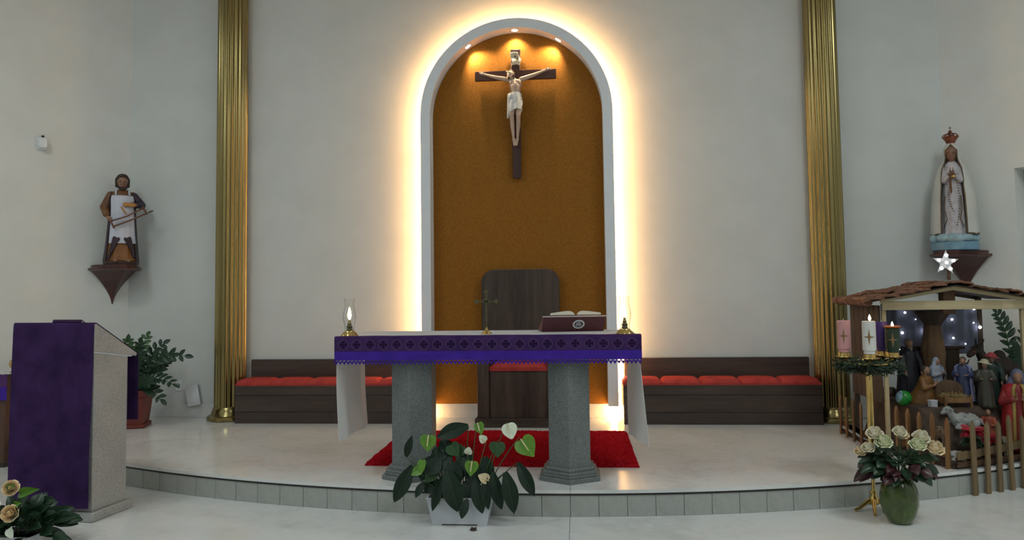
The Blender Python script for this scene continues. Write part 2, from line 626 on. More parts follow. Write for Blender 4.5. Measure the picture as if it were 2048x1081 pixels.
# ---------------------------------------------------------------- the lit arch
AC, RI, RO = 3.385, 0.865, 0.962      # springing height, inner and outer radius
ARCH_BOT = UPF + 0.14
def arch_path(r, n=40, bot=ARCH_BOT):
    p = [(-r, bot)]
    for k in range(6): p.append((-r, bot + (AC - bot) * (k + 1) / 6.0))
    for k in range(1, n): 
        a = PI - PI * k / n
        p.append((r * math.cos(a), AC + r * math.sin(a)))
    for k in range(6): p.append((r, AC - (AC - bot) * k / 6.0))
    p.append((r, bot))
    return p
def arch_ring(ra, rb, y0, y1, bot=ARCH_BOT):
    A, B = arch_path(ra, bot=bot), arch_path(rb, bot=bot)
    rings = [[(a[0], y0, a[1]), (b[0], y0, b[1]), (b[0], y1, b[1]), (a[0], y1, a[1])] for a, b in zip(A, B)]
    return MB().loft(rings, True)
tr = struct('trim_1', arch_ring(RI, RO, WALL_Y - 0.18, WALL_Y - 0.135), M['white'], 30)
arch_ring(RI, RI + 0.022, WALL_Y - 0.135, WALL_Y).build('arch_reveal', M['white'], tr, 30)
po = arch_path(RI + 0.015, bot=ARCH_BOT)
struct('wall_niche', MB().prism(po, WALL_Y - 0.012, WALL_Y + 0.02, 'y'), M['ochre'], 30)

# strip of warm LEDs behind the arch front, shining sideways onto the wall
led = arch_ring(RI + 0.040, RI + 0.080, WALL_Y - 0.1345, WALL_Y - 0.1315, bot=UPF + 0.012).build('led_strip', emis('warm_led', LED_COLOR, LED_STRENGTH), None, 30)
b_ = MB()
b_.tube([(0.905 + 0.012 * math.sin(k * 0.9), WALL_Y - 0.125 - 0.012 * math.cos(k * 0.9), UPF + 0.012 + 0.0042 * k) for k in range(26)], 0.007, 6)
b_.build('strip_end', led.data.materials[0], led, 180)
tag(led, 'warm white light strip hidden behind the arch rim, glowing on wall', 'light strip')

m_ring = M['white']
m_disc = emis('spot_disc', (1.0, 0.80, 0.55), 18.0)
SPOTS = [(-0.484, 'small lit spotlight at the left shoulder of the arch'), (-0.003, 'small lit spotlight at the crown of the arch, above the cross'), (0.437, 'small lit spotlight at the right shoulder of the arch')]
for sx, lab in SPOTS:
    r = RI
    ang = math.acos(sx / r)
    sp = thing('spotlight', lab, 'spotlight', (0, 0, 0), 0, 'spotlights in the arch')
    Mx = T(sx, WALL_Y - 0.105, AC + r * math.sin(ang)) @ Matrix.Rotation(ang - PI / 2, 4, 'Y').inverted()
    sp.matrix_world = Mx
    MB().lathe([(0.040, 0.012), (0.040, -0.004), (0.034, -0.006), (0.030, -0.002), (0.030, 0.010)], 24).build('bezel', m_ring, sp)
    MB().lathe([(0.029, 0.006), (0.029, -0.003), (0.020, -0.007), (0.002, -0.009)], 24).build('lens', m_disc, sp)
    ld = bpy.data.lights.new('spotlight_beam', 'SPOT')
    ld.energy = SPOT_WATTS
    ld.color = (1.0, 0.76, 0.46)
    ld.spot_size = math.radians(112)
    ld.spot_blend = 0.8
    ld.shadow_soft_size = 0.018
    lo = bpy.data.objects.new('spotlight_beam', ld)
    link(lo, sp)
    lo.location = (0, 0, -0.022)
    lo.rotation_euler = (math.radians(14), 0, 0)

# ---------------------------------------------------------------- nave ceiling lamps
for lx, ly, wat in LAMP_SPOTS:
    side = 'left' if lx < 0 else 'right'
    row = {2.6: 'nearest the altar', -0.2: 'in the middle of the nave', -3.0: 'at the rear of the nave'}[ly]
    t = thing('ceiling_lamp', 'white square panel lamp on the %s of the ceiling %s' % (side, row), 'lamp', (lx, ly, CEIL), 0, 'ceiling lamps of the nave')
    MB().box(-0.62, 0.62, -0.62, 0.62, -0.10, 0.0, 0.01).build('housing', M['white'], t)
    MB().box(-0.58, 0.58, -0.58, 0.58, -0.106, -0.101).build('diffuser', emis('lamp_diffuser', LAMP_COLOR, 1.5), t)
    ld = bpy.data.lights.new('lamp_light', 'AREA')
    ld.shape = 'SQUARE'
    ld.size = 1.15
    ld.energy = wat
    ld.color = LAMP_COLOR
    lo = bpy.data.objects.new('lamp_light', ld)
    link(lo, t)
    lo.location = (0, 0, -0.12)

# ---------------------------------------------------------------- columns
def column(x, lab):
    t = thing('fluted_column', lab, 'column', (x, WALL_Y - 0.10, UPF), 0, 'gold columns on the back wall')
    flutes = 22
    def fl(a, z):
        u = (a * flutes / (2 * PI)) % 1.0
        return 1.0 - 0.085 * (math.sin(PI * min(max((u - 0.12) / 0.76, 0), 1)) ** 0.8)
    H = CEIL - UPF
    segs = flutes * 10
    MB().lathe([(0.155, 0.13), (0.153, 2.0), (0.150, H - 0.35)], segs, fn=fl).build('shaft', M['gold'], t, 60)
    MB().lathe([(0.215, 0.0), (0.225, 0.012), (0.225, 0.03), (0.213, 0.045), (0.190, 0.052), (0.178, 0.075), (0.168, 0.105), (0.163, 0.125), (0.15, 0.14)], 48).build('base', M['gold'], t, 30)
    MB().lathe([(0.15, H - 0.36), (0.17, H - 0.34), (0.165, H - 0.30), (0.20, H - 0.15), (0.23, H - 0.12), (0.23, H)], 48).build('capital', M['gold'], t, 30)
    return t
column(-2.966, 'fluted gold column on the side of the carpenter statue')
column(2.99, 'fluted gold column beside the advent candles')

# ---------------------------------------------------------------- benches
def cushion_mesh(w, d, h):
    nu, nv = 14, 10
    def fn(u, v):
        x, y = (u - 0.5), (v - 0.5)
        ex_ = max(0.0, 1 - abs(2 * x) ** 7) * max(0.0, 1 - abs(2 * y) ** 7)
        return (x * w, y * d, h * 0.45 + h * 0.55 * ex_ ** 0.5)
    b = MB().grid(fn, nu, nv)
    # skirt
    ring = [(-w / 2, -d / 2), (w / 2, -d / 2), (w / 2, d / 2), (-w / 2, d / 2)]
    lo = [b.bm.verts.new((x, y, 0.0)) for x, y in ring]
    hi = [b.bm.verts.new((x, y, h * 0.45)) for x, y in ring]
    for i in range(4):
        j = (i + 1) % 4
        b.face((lo[i], lo[j], hi[j], hi[i]))
    b.face(lo[::-1])
    return b.mesh('cushion', M['redcush'], 60)

def bench(x0, x1, lab, cushions=5):
    W = x1 - x0
    t = thing('bench', lab, 'bench', ((x0 + x1) / 2, 7.09, UPF), 0, 'dark wooden benches along the back wall')
    h = W / 2
    MB().box(-h + 0.075, h - 0.075, 0.022, 0.315, 0.012, 0.352).build('carcass', M['bench_x'], t)
    for k, (za, zb) in enumerate(((0.0, 0.110), (0.113, 0.272), (0.275, 0.365))):
        MB().box(-h, h, 0.0, 0.022, za, zb, 0.0015).build('plank', M['bench_x'], t)
    for s in (-1, 1):
        MB().box(s * h - (0.02 if s > 0 else 0), s * h + (0.02 if s < 0 else 0), 0.022, 0.32, 0.155, 0.351, 0.001).build('end_panel', M['bench_x'], t)
    MB().box(-h + 0.03, h - 0.02, 0.300, 0.335, 0.352, 0.595, 0.004).build('backrest', M['bench_x'], t)
    cw = (W - 0.004) / cushions
    me = cushion_mesh(cw - 0.003, 0.295, 0.075)
    for i in range(cushions):
        inst('cushion', me, t, T(-h + 0.002 + cw * (i + 0.5), 0.150, 0.352))
    return t
bench(-2.795, -1.0, 'long dark wooden bench with red cushions behind the altar lamp with the visible flame')
bench(1.0, 2.815, 'long dark wooden bench with red cushions between altar and advent candles')

# ---------------------------------------------------------------- presider chair
t = thing('presider_chair', 'tall dark wooden chair with rounded back and red seat under the crucifix', 'chair', (0.02, 6.95, UPF))
def rounded(w, z0, z1, r, n=8):
    p = [(-w, z0), (w, z0)]
    for k in range(n + 1):
        a = k / n * PI / 2
        p.append((w - r + r * math.cos(a), z1 - r + r * math.sin(a)))
    for k in range(n + 1):
        a = PI / 2 + k / n * PI / 2
        p.append((-w + r + r * math.cos(a), z1 - r + r * math.sin(a)))
    return p
MB().prism(rounded(0.388, 0.08, 1.482, 0.13), 0.375, 0.415, 'y', bevel=0.004).build('backrest', M['chair_z'], t, 30)
for s in (-1, 1):
    MB().box(s * 0.388 - (0.11 if s > 0 else 0), s * 0.388 + (0.11 if s < 0 else 0), 0.0, 0.38, 0.08, 0.66, 0.004).build('armrest', M['chair_z'], t)
MB().box(-0.276, 0.276, 0.03, 0.36, 0.08, 0.515, 0.002).build('seat_box', M['chair_z'], t)
me = cushion_mesh(0.548, 0.345, 0.075)
inst('seat_cushion', me, t, T(0, 0.19, 0.515)).data.name = 'seat_cushion'
MB().box(-0.408, 0.408, -0.045, 0.42, 0.0, 0.08, 0.004).build('plinth', M['chair_x'], t)

# ---------------------------------------------------------------- rug
t = thing('rug', 'deep red shaggy rug on the marble beneath the altar', 'rug', (0.0, 6.02, UPF))
mb = MB()
def rugz(u, v):
    x, y = (u - 0.5) * 2.0, (v - 0.5) * 1.26
    e = min(u, 1 - u) * 2.0
    f = min(v, 1 - v) * 1.26
    edge = min(1.0, min(e, f) / 0.02)
    n = mnoise.noise((x * 6, y * 6, 0)) * 0.006 + rnd.random() * 0.010
    wob = mnoise.noise((x * 4, y * 4, 3)) * 0.010 * (1 - min(1, min(e, f) / 0.05))
    return (x + wob + (rnd.random() - 0.5) * 0.006, y + wob + (rnd.random() - 0.5) * 0.006, (0.022 + n) * edge + 0.001)
mb.grid(rugz, 220, 140)
lo = mb.box(-0.985, 0.985, -0.62, 0.62, 0.0, 0.006)
o = mb.build('pile', M['rug'], t, 180)

# ---------------------------------------------------------------- altar
AX, AY = -0.037, 5.27
t = thing('altar', 'altar table of grey stone on two six-sided pedestals', 'altar', (AX, AY, UPF))
MB().box(-1.0, 1.0, -0.33, 0.33, 0.86, 0.965, 0.006).build('tabletop', M['stone'], t)
def hexa(r, cx, cy): return [(cx + r * math.sin(k * PI / 3), cy - r * math.cos(k * PI / 3)) for k in range(6)]
for px in (-0.565 - AX, 0.510 - AX):
    py = 5.13 - AY
    p = MB().prism(hexa(0.160, px, py), 0.085, 0.86, 'z', bevel=0.003).build('pedestal', M['stone'], t, 20)
    b = MB()
    for r, za, zb in ((0.232, 0.0, 0.030), (0.212, 0.030, 0.046), (0.205, 0.046, 0.066), (0.185, 0.066, 0.088)):
        b.prism(hexa(r, px, py), za, zb, 'z', bevel=0.003)
    b.build('pedestal_foot', M['stone'], p, 20)

# white cloth: lies over the top and hangs down at both ends
TOPZ = UPF + 0.965
def white_cloth():
    t0 = thing('altar_cloth', 'long white linen cloth over the altar, hanging at both ends', 'cloth', (AX, AY, TOPZ))
    prof = []
    LB, RB = -0.70, -0.73
    pl = []
    for k in range(15):
        f = k / 14
        pl.append((-1.012 - 0.012 * math.sin(f * PI) + 0.022 * (1 - f), LB * (1 - f)))
    pl[-1] = (-1.010, -0.006)
    pl += [(-1.004, 0.002)]
    for k in range(1, 20): pl.append((-1.0 + 2.0 * k / 20, 0.003))
    pl += [(1.004, 0.002), (1.010, -0.006)]
    for k in range(1, 15):
        f = k / 14
        pl.append((1.012 + 0.055 * f * f, RB * f))
    n = len(pl)
    NV = 24
    def fn(u, v):
        x, z = pl[int(round(u * (n - 1)))]
        y = (v - 0.5) * 0.665
        drop = max(0.0, -z)
        x += math.copysign(1, x) * (math.sin(v * 11 + (1 if x > 0 else 3)) * 0.020 + math.sin(v * 23) * 0.006) * drop
        x += math.copysign(1, x) * (0.0 if x > 0 else 0.02) * drop * (0.5 - v)
        if x > 0.9 and drop > 0.1:
            f_ = (drop - 0.1) / 0.63
            x = 1.012 + (1 - v) * 0.055 * f_ - v * (0.030 * min(1, f_ * 3) + 0.020 * f_) + 0.010 * f_ * math.sin(v * 9)
        if x > 0.9: 
            y += (drop ** 2) * 0.05 * (1 - v) - drop ** 5 * 1.1 * max(0.0, v - 0.1)
            if drop > 0: y += 0.0
        return (x, y, z)
    mb = MB().grid(fn, n - 1, NV)
    mb.thicken(-0.002)
    mb.build('linen_sheet', M['linen'], t0, 60)
white_cloth()

# purple runner along the front edge: printed crosses, satin band, pointed lace
def runner():
    t0 = thing('altar_runner', 'purple altar runner with printed crosses and pointed lace along the front', 'cloth', (AX, AY - 0.345, TOPZ))
    L0, L1 = -1.028, 1.030
    def wob(x, z): return 0.004 * math.sin(x * 9) * min(1, -z * 8 + 0.1) + 0.003 * math.sin(x * 23 + 2) * min(1, max(0, -z * 8))
    pl = [(0.085, 0.0055), (0.04, 0.0065), (0.005, 0.0075), (-0.004, 0.004), (-0.008, -0.006)] + [(-0.010, -0.012 - 0.0115 * k) for k in range(8)]
    def fn(u, v):
        y, z = pl[int(round(v * (len(pl) - 1)))]
        x = L0 + (L1 - L0) * u
        if v == 0: y += 0.012 * math.sin(x * 14) + 0.006 * math.sin(x * 31)
        return (x, y - wob(x, z), z)
    mb = MB().grid(fn, 160, len(pl) - 1)
    mb.thicken(-0.0012)
    mb.build('printed_cloth', M['print'], t0, 60)
    zt = pl[-1][1]
    def fb(u, v):
        x = L0 + (L1 - L0) * u
        z = zt - 0.060 * v
        return (x, -0.010 - wob(x, z) - 0.0005, z)
    MB().grid(fb, 160, 5).thicken(-0.0012).build('satin_band', M['violet'], t0, 60)
    # lace: a row of open diamonds ending in points
    mb = MB()
    zb = zt - 0.060
    n = 76
    st = (L1 - L0) / n
    for i in range(n):
        xc = L0 + st * (i + 0.5)
        yy = -0.0105 - wob(xc, zb)
        a, c, d = (xc - st * 0.5, yy, zb - 0.010), (xc + st * 0.5, yy, zb - 0.010), (xc, yy, zb - 0.032)
        vs = [mb.bm.verts.new(p) for p in (a, c, d)]
        mb.face(vs)
        q = [(xc - st / 2 - 0.005, yy, zb + 0.002), (xc - st / 2 + 0.005, yy, zb + 0.002), (xc - st / 2 + 0.005, yy, zb - 0.010), (xc - st / 2 - 0.005, yy, zb - 0.010)]
        mb.face([mb.bm.verts.new(p) for p in q])
        h = [(xc - st * 0.5, yy, zb - 0.008), (xc + st * 0.5, yy, zb - 0.008), (xc + st * 0.5, yy, zb - 0.012), (xc - st * 0.5, yy, zb - 0.012)]
        mb.face([mb.bm.verts.new(p) for p in h])
    mb.thicken(-0.0010)
    tag(mb.build('lace_edge', M['violet'], t0, 30), 'pointed lace edge')
runner()

# ---------------------------------------------------------------- things on the altar
CLZ = TOPZ + 0.004
def oil_lamp(x, y, lab):
    t = thing('oil_lamp', lab, 'oil lamp', (x, y, CLZ), 0, 'oil lamps on the altar')
    fn = lambda a, z: 1 + 0.05 * math.cos(a * 14) * max(0.0, 1 - z / 0.03)
    MB().lathe([(0.056, 0.0), (0.058, 0.004), (0.054, 0.009), (0.046, 0.022), (0.036, 0.030), (0.034, 0.036), (0.012, 0.038)], 84, fn=fn).build('base', M['brass'], t, 50)
    MB().lathe([(0.020, 0.036), (0.022, 0.046), (0.017, 0.054), (0.021, 0.060), (0.021, 0.068), (0.013, 0.074), (0.015, 0.084), (0.010, 0.092), (0.008, 0.108), (0.005, 0.112)], 24).build('burner', M['darkbrass'], t, 50)
    prof = [(0.033, 0.034), (0.031, 0.045), (0.035, 0.075), (0.043, 0.112), (0.045, 0.135), (0.041, 0.165), (0.033, 0.195), (0.030, 0.215), (0.031, 0.235), (0.036, 0.258)]
    mb = MB().lathe(prof, 36, cap=False)
    mb.build('glass_chimney', M['glass'], t, 180)
    MB().lathe([(0.001, 0.112), (0.008, 0.120), (0.0125, 0.136), (0.013, 0.150), (0.010, 0.168), (0.005, 0.185), (0.0008, 0.200)], 16).build('flame', M['flame'], t, 180)
oil_lamp(-1.000, 5.045, 'brass oil lamp with glowing flame on the altar end nearer the lectern')
oil_lamp(0.893, 5.035, 'brass oil lamp with tall glass chimney beside the book stand')

t = thing('altar_cross', 'small greenish brass cross standing in the middle of the altar', 'cross', (-0.052, 5.13, CLZ))
b = MB()
b.lathe([(0.040, 0.0), (0.041, 0.004), (0.034, 0.010), (0.020, 0.020), (0.010, 0.034), (0.006, 0.050)], 4)
for k in range(4):
    a = k * PI / 2 + PI / 4
    b.cap((0.036 * math.cos(a), 0.036 * math.sin(a), 0.004), (0.014 * math.cos(a), 0.014 * math.sin(a), 0.022), 0.006, 0.004, 6)
b.build('foot', M['brass'], t, 40)
b = MB().box(-0.0055, 0.0055, -0.004, 0.004, 0.04, 0.285, 0.0015).box(-0.066, 0.066, -0.004, 0.004, 0.220, 0.232, 0.0015)
for c in ((-0.070, 0.226), (0.070, 0.226), (0, 0.292)):
    for dx, dz in ((0, 0.009), (0.009, 0), (-0.009, 0), (0, -0.009)):
        b.ell((c[0] + dx, 0, c[1] + dz), (0.0085, 0.005, 0.0085), 10, 6)
b.box(-0.016, 0.016, -0.004, 0.004, 0.208, 0.244, 0.003)
b.build('cross', M['darkbrass'], t, 40)
b = MB().cap((0, -0.007, 0.226), (0, -0.007, 0.180), 0.0045, 0.003, 8).cap((-0.030, -0.006, 0.237), (0.030, -0.006, 0.237), 0.0025, 0.0025, 6).ell((0, -0.008, 0.236), 0.005, 8, 6)
b.build('figure', M['darkbrass'], t, 60)

M['burgundy'] = mat('burgundy_lacquer', (0.13, 0.035, 0.045), (0.10, 0.026, 0.034), rough=0.4, scale=8)
t = thing('book_stand', 'burgundy book stand with round white monogram at the back of the altar', 'book stand', (0.545, 5.36, CLZ + 0.001), math.radians(10))
W2 = 0.225
# inclined board facing the priest, board towards the nave, two cheeks
b = MB().prism([(-0.085, 0.108), (-0.078, 0.115), (0.19, 0.022), (0.19, 0.012)], -W2, W2, 'x')
b.build('reading_board', M['burgundy'], t, 20)
b = MB().prism([(-0.085, 0.110), (-0.077, 0.110), (0.028, 0.0), (0.016, 0.0)], -W2, W2, 'x')
b.build('nave_board', M['burgundy'], t, 20)
for s in (-1, 1):
    MB().prism([(-0.074, 0.100), (0.18, 0.014), (0.18, 0.0), (0.028, 0.0)], s * W2 - 0.006 * (s > 0), s * W2 + 0.006 * (s < 0), 'x').build('cheek', M['burgundy'], t, 20)
MB().box(-W2 - 0.004, W2 + 0.004, -0.088, -0.076, 0.108, 0.116, 0.001).build('top_edge', mat('pale_edge', (0.62, 0.55, 0.52), rough=0.5), t)
# emblem on the inclined nave board
nb = Vector((0, -0.110, -0.103)).normalized()
axz = Vector((0, -0.103, 0.110)).normalized()
ctr = Vector((0.035, -0.035, 0.056)) + nb * 0.002
Me = Matrix(((1, axz.x, nb.x, ctr.x), (0, axz.y, nb.y, ctr.y), (0, axz.z, nb.z, ctr.z), (0, 0, 0, 1)))
m_em = mat('white_enamel', (0.82, 0.82, 0.84), rough=0.4)
disc = MB().lathe([(0.041, 0.0), (0.041, 0.0022), (0.0005, 0.0022)], 40, M=Me).build('emblem', mat('navy_enamel', (0.02, 0.018, 0.05), rough=0.4), t, 40)
b = MB()
rg = []
for k in range(40):
    a = 2 * PI * k / 40
    rg.append([(r * math.cos(a), r * math.sin(a), z) for r, z in ((0.031, 0.0022), (0.031, 0.0036), (0.043, 0.0036), (0.043, 0.0))])
rg.append(rg[0])
b.loft(rg, False, Me)
b.build('ring', m_em, disc, 40)
b = MB()
def stroke(p, q, w=0.0034):
    p, q = Vector((*p, 0)), Vector((*q, 0))
    d = (q - p).normalized()
    n_ = Vector((-d.y, d.x, 0)) * w / 2
    pts = [p - n_, q - n_, q + n_, p + n_]
    b.prism([(v.x, v.y) for v in pts], 0.0021, 0.0034, 'z', M=Me)
for p, q in (((-0.021, -0.016), (-0.012, 0.018)), ((-0.012, 0.018), (0.0, -0.010)), ((0.0, -0.010), (0.012, 0.018)), ((0.012, 0.018), (0.021, -0.016)),
             ((-0.014, -0.024), (0.0, 0.027)), ((0.0, 0.027), (0.014, -0.024)), ((-0.018, -0.004), (0.018, -0.004)), ((0.0, -0.026), (0.0, -0.012))):
    stroke(p, q)
b.build('monogram', m_em, disc, 0)

t = thing('open_book', 'thick open book with cream pages lying on the burgundy stand', 'book', (0.555, 5.36, CLZ), math.radians(10))
sl = math.atan2(0.093, 0.268)
Mb = T(0, -0.078, 0.118) @ Matrix.Rotation(-sl, 4, 'X')
cov = MB().box(-0.19, 0.19, 0.0, 0.245, 0.0, 0.006, 0.002, M=Mb)
cov.build('cover', mat('dark_red_leather', (0.10, 0.012, 0.014), rough=0.5), t)
def pages(side):
    def h(u): return 0.006 + 0.040 * (1 - math.exp(-u * 9)) * (1 - 0.62 * u) 
    n_ = 14
    prof = [(0.004 + u / n_ * 0.176, h(u / n_)) for u in range(n_ + 1)]
    pts = [(side * x, z) for x, z in prof] + [(side * 0.180, 0.006), (side * 0.004, 0.006)]
    return MB().prism(pts, 0.004, 0.238, 'y', M=Mb)
for s in (-1, 1):
    pages(s).build('page_block', M['paper'], t, 30)
MB().box(-0.004, 0.004, -0.002, 0.30, 0.008, 0.010, M=Mb).build('ribbon', M['redcush'], t)

# ---------------------------------------------------------------- crucifix
t = thing('crucifix', 'large wooden crucifix with pale figure on the ochre niche wall', 'crucifix', (0.0, WALL_Y - 0.085, 3.79))
b = MB()
b.prism([(-0.042, -1.053), (0.042, -1.053), (0.045, 0.05), (0.050, 0.267), (-0.050, 0.267), (-0.045, 0.05)], 0.0, 0.035, 'y', bevel=0.004)
b.build('upright', M['cross'], t, 30)
MB().box(-0.416, 0.410, -0.004, 0.031, -0.047, 0.051, 0.004).build('crossbeam', wood('crucifix_wood_cross', (0.040, 0.014, 0.010), (0.075, 0.026, 0.020), 'x', 9), t)
for zf in (0.12, -0.8):
    MB().box(-0.02, 0.02, 0.035, 0.073, zf, zf + 0.04).build('wall_fixing', M['black'], t)
M['ivory'] = mat('ivory_painted_skin', (0.66, 0.48, 0.37), (0.56, 0.38, 0.28), rough=0.45, scale=14)
b = MB()
def scroll(u, v):
    x = (u - 0.5) * 0.092 * (1 - 0.25 * abs(v - 0.5))
    z = 0.098 + v * 0.125
    return (x + 0.012 * math.sin(v * 5), -0.010 - 0.012 * math.sin(v * PI * 2.2) - 0.006 * math.cos(u * PI * 2), z + 0.012 * math.sin(u * PI))
b.grid(scroll, 12, 16).thicken(0.006)
sc = b.build('title_scroll', mat('ivory_scroll', (0.80, 0.74, 0.60), (0.62, 0.52, 0.36), rough=0.5, scale=30), t, 60)
cv = bpy.data.curves.new('scroll_letters', 'FONT')
cv.body = 'INRI'
cv.size = 0.036
cv.align_x = 'CENTER'
cv.extrude = 0.001
to = bpy.data.objects.new('scroll_letters', cv)
COL.objects.link(to)
dg = bpy.context.evaluated_depsgraph_get()
nm = bpy.data.meshes.new_from_object(to.evaluated_get(dg))
bpy.data.objects.remove(to)
nm.materials.clear()
finish(nm, M['black'], 0)
lt = bpy.data.objects.new('lettering', nm)
link(lt, sc)
lt.location = (0.010, -0.026, 0.148)
lt.rotation_euler = (PI / 2, 0, 0)
b = MB()
b.ell((-0.050, -0.068, -0.012), (0.031, 0.036, 0.042), rot=Matrix.Rotation(0.35, 4, 'Y').to_quaternion().to_euler())
b.ell((-0.056, -0.098, -0.022), (0.007, 0.010, 0.010), 8, 6)                     # nose
b.ell((-0.060, -0.085, -0.044), (0.016, 0.016, 0.014), 10, 6)                    # chin
b.ell((-0.050, -0.092, -0.004), (0.020, 0.008, 0.006), 8, 6)                     # brow
b.cap((-0.044, -0.058, -0.035), (-0.006, -0.045, -0.072), 0.020, 0.024)
b.ell((0.0, -0.050, -0.110), (0.066, 0.040, 0.058))
b.ell((-0.026, -0.074, -0.095), (0.034, 0.018, 0.030)).ell((0.026, -0.074, -0.095), (0.034, 0.018, 0.030))
b.cap((0.0, -0.050, -0.13), (0.0, -0.048, -0.215), 0.056, 0.046)
b.ell((-0.002, -0.050, -0.262), (0.060, 0.045, 0.055))
ARMS = {-1: ((-0.062, -0.050, -0.060), (-0.195, -0.046, -0.030), (-0.300, -0.030, 0.006), (-0.336, -0.026, 0.018)),
        1: ((0.058, -0.050, -0.060), (0.185, -0.046, -0.018), (0.290, -0.030, 0.026), (0.324, -0.026, 0.040))}
for s, (sh, el, wr, hd) in ARMS.items():
    b.cap(sh, el, 0.026, 0.019)
    b.cap(el, wr, 0.019, 0.0115)
    b.cap(wr, hd, 0.0125, 0.0135)
    d = (Vector(hd) - Vector(wr)).normalized()
    up_ = Vector((-d.z * s, 0, d.x * s)) * (1 if s > 0 else 1)
    for k, (off, ln) in enumerate(((0.010, 0.026), (0.004, 0.030), (-0.003, 0.028), (-0.009, 0.022))):
        p = Vector(hd) + Vector((0, 0, 1)) * off * 1.0 + d * 0.008
        b.cap(p, p + d * ln * 0.6 + Vector((0, -0.012, 0)), 0.0046, 0.0042, 8)
        b.cap(p + d * ln * 0.6 + Vector((0, -0.012, 0)), p + d * ln * 0.85 + Vector((0, -0.022, -0.002)), 0.0042, 0.0036, 8)
    p = Vector(wr) + d * 0.018 + Vector((0, 0, 0.008))
    b.cap(p, p + Vector((s * 0.010, -0.012, 0.012)), 0.0052, 0.0045, 8)
for s in (-1, 1):
    hip, kn, an = (s * 0.030, -0.050, -0.275), (s * 0.033 - 0.004, -0.100, -0.430), (s * 0.019 - 0.006, -0.040, -0.660)
    b.cap(hip, kn, 0.036, 0.025)
    b.cap(kn, ((kn[0] + an[0]) / 2 + s * 0.004, -0.064, -0.53), 0.023, 0.0215)
    b.cap(((kn[0] + an[0]) / 2 + s * 0.004, -0.064, -0.53), an, 0.0215, 0.0115)
    b.cap(an, (s * 0.013 - 0.006, -0.056, -0.700), 0.016, 0.014)
    b.cap((s * 0.013 - 0.006, -0.056, -0.700), (s * 0.012 - 0.006, -0.064, -0.728), 0.014, 0.010)
fig = blob('figure', b, 0.0036, M['ivory'], t, 3)
M['darkhair'] = mat('dark_brown_hair', (0.055, 0.028, 0.018), (0.030, 0.014, 0.010), rough=0.6, scale=40, stretch=(1, 1, 0.3))
b = MB()
b.ell((-0.046, -0.058, 0.000), (0.037, 0.034, 0.044))
for k in range(9):
    a = -0.3 + k * 0.46
    b.cap((-0.046 + 0.032 * math.cos(a), -0.056 + 0.026 * math.sin(a), 0.005), (-0.048 + 0.036 * math.cos(a) , -0.052 + 0.024 * math.sin(a), -0.052 - 0.012 * (k % 3)), 0.011, 0.005)
b.cap((0.0 - 0.020, -0.075, -0.020), (-0.008, -0.078, -0.062), 0.010, 0.005)
b.cap((-0.061, -0.090, -0.048), (-0.064, -0.090, -0.066), 0.014, 0.008)
blob('hair', b, 0.0045, M['darkhair'], fig, 2)
b = MB().torus((0, 0, 0), 0.037, 0.006, 24, 7, M=T(-0.049, -0.066, 0.012) @ Matrix.Rotation(0.35, 4, 'Y') @ Matrix.Rotation(0.35, 4, 'X'))
for k in range(14):
    a = 2 * PI * k / 14
    b.cap((0.037 * math.cos(a), 0.037 * math.sin(a), 0), (0.046 * math.cos(a + 0.2), 0.046 * math.sin(a + 0.2), 0.008 * (-1) ** k), 0.003, 0.001, 5, M=T(-0.049, -0.066, 0.012) @ Matrix.Rotation(0.35, 4, 'Y') @ Matrix.Rotation(0.35, 4, 'X'))
b.build('thorn_crown', mat('pale_thorns', (0.55, 0.47, 0.33), rough=0.6), fig, 50)
M['loin'] = mat('white_painted_drape', (0.80, 0.79, 0.77), (0.66, 0.65, 0.64), rough=0.5, scale=10)
b = MB()
rings = []
for k in range(15):
    f = k / 14
    z = -0.205 - 0.175 * f
    rx = 0.058 + 0.014 * math.sin(f * PI * 0.9)
    ry = 0.050 + 0.006 * f
    cy_ = -0.050 - 0.030 * f
    ring = []
    for i in range(56):
        a = 2 * PI * i / 56
        fo = 1 + 0.075 * math.sin(7 * a + f * 5.5) * (0.4 + f) + 0.03 * math.sin(13 * a - f * 4)
        zz = z - 0.018 * f * math.sin(a * 2 + 0.7) - 0.02 * math.sin(a) * (0.5 - f)
        ring.append((-0.003 + rx * fo * math.cos(a), cy_ + ry * fo * math.sin(a), zz))
    rings.append(ring)
b.loft(rings, True)
dr = b.build('loincloth', M['loin'], fig, 60)
b = MB()
b.cap((-0.055, -0.075, -0.215), (-0.040, -0.095, -0.222), 0.016, 0.014)
b.cap((-0.062, -0.080, -0.225), (-0.076, -0.075, -0.45), 0.018, 0.013)
b.cap((-0.060, -0.085, -0.225), (-0.058, -0.085, -0.40), 0.013, 0.012)
b.cap((0.055, -0.070, -0.215), (-0.045, -0.100, -0.235), 0.010, 0.012)
b.cap((0.060, -0.075, -0.26), (-0.048, -0.102, -0.25), 0.010, 0.010)
blob('knot', b, 0.005, M['loin'], dr, 2)

# ---------------------------------------------------------------- lectern
t = thing('lectern', 'pale stone lectern standing on the lower platform level', 'lectern', (-2.838, 4.603, LOWF), math.radians(-8))
MB().box(-0.305, 0.305, 0.0, 0.30, 0.06, 1.075, 0.004).build('body', M['stone2'], t)
MB().box(-0.335, 0.335, -0.025, 0.335, 0.0, 0.06, 0.006).build('plinth', M['stone2'], t)
MB().prism([(-0.012, 1.080), (-0.012, 1.255), (0.0, 1.262), (0.375, 1.040), (0.368, 1.022), (0.33, 1.026)], -0.315, 0.315, 'x', bevel=0.002).build('desk', M['stone2'], t, 20)
MB().prism([(-0.010, 1.074), (-0.010, 1.080), (0.33, 1.027), (0.33, 1.020)], -0.310, 0.310, 'x').build('desk_seam', M['white'], t, 20)

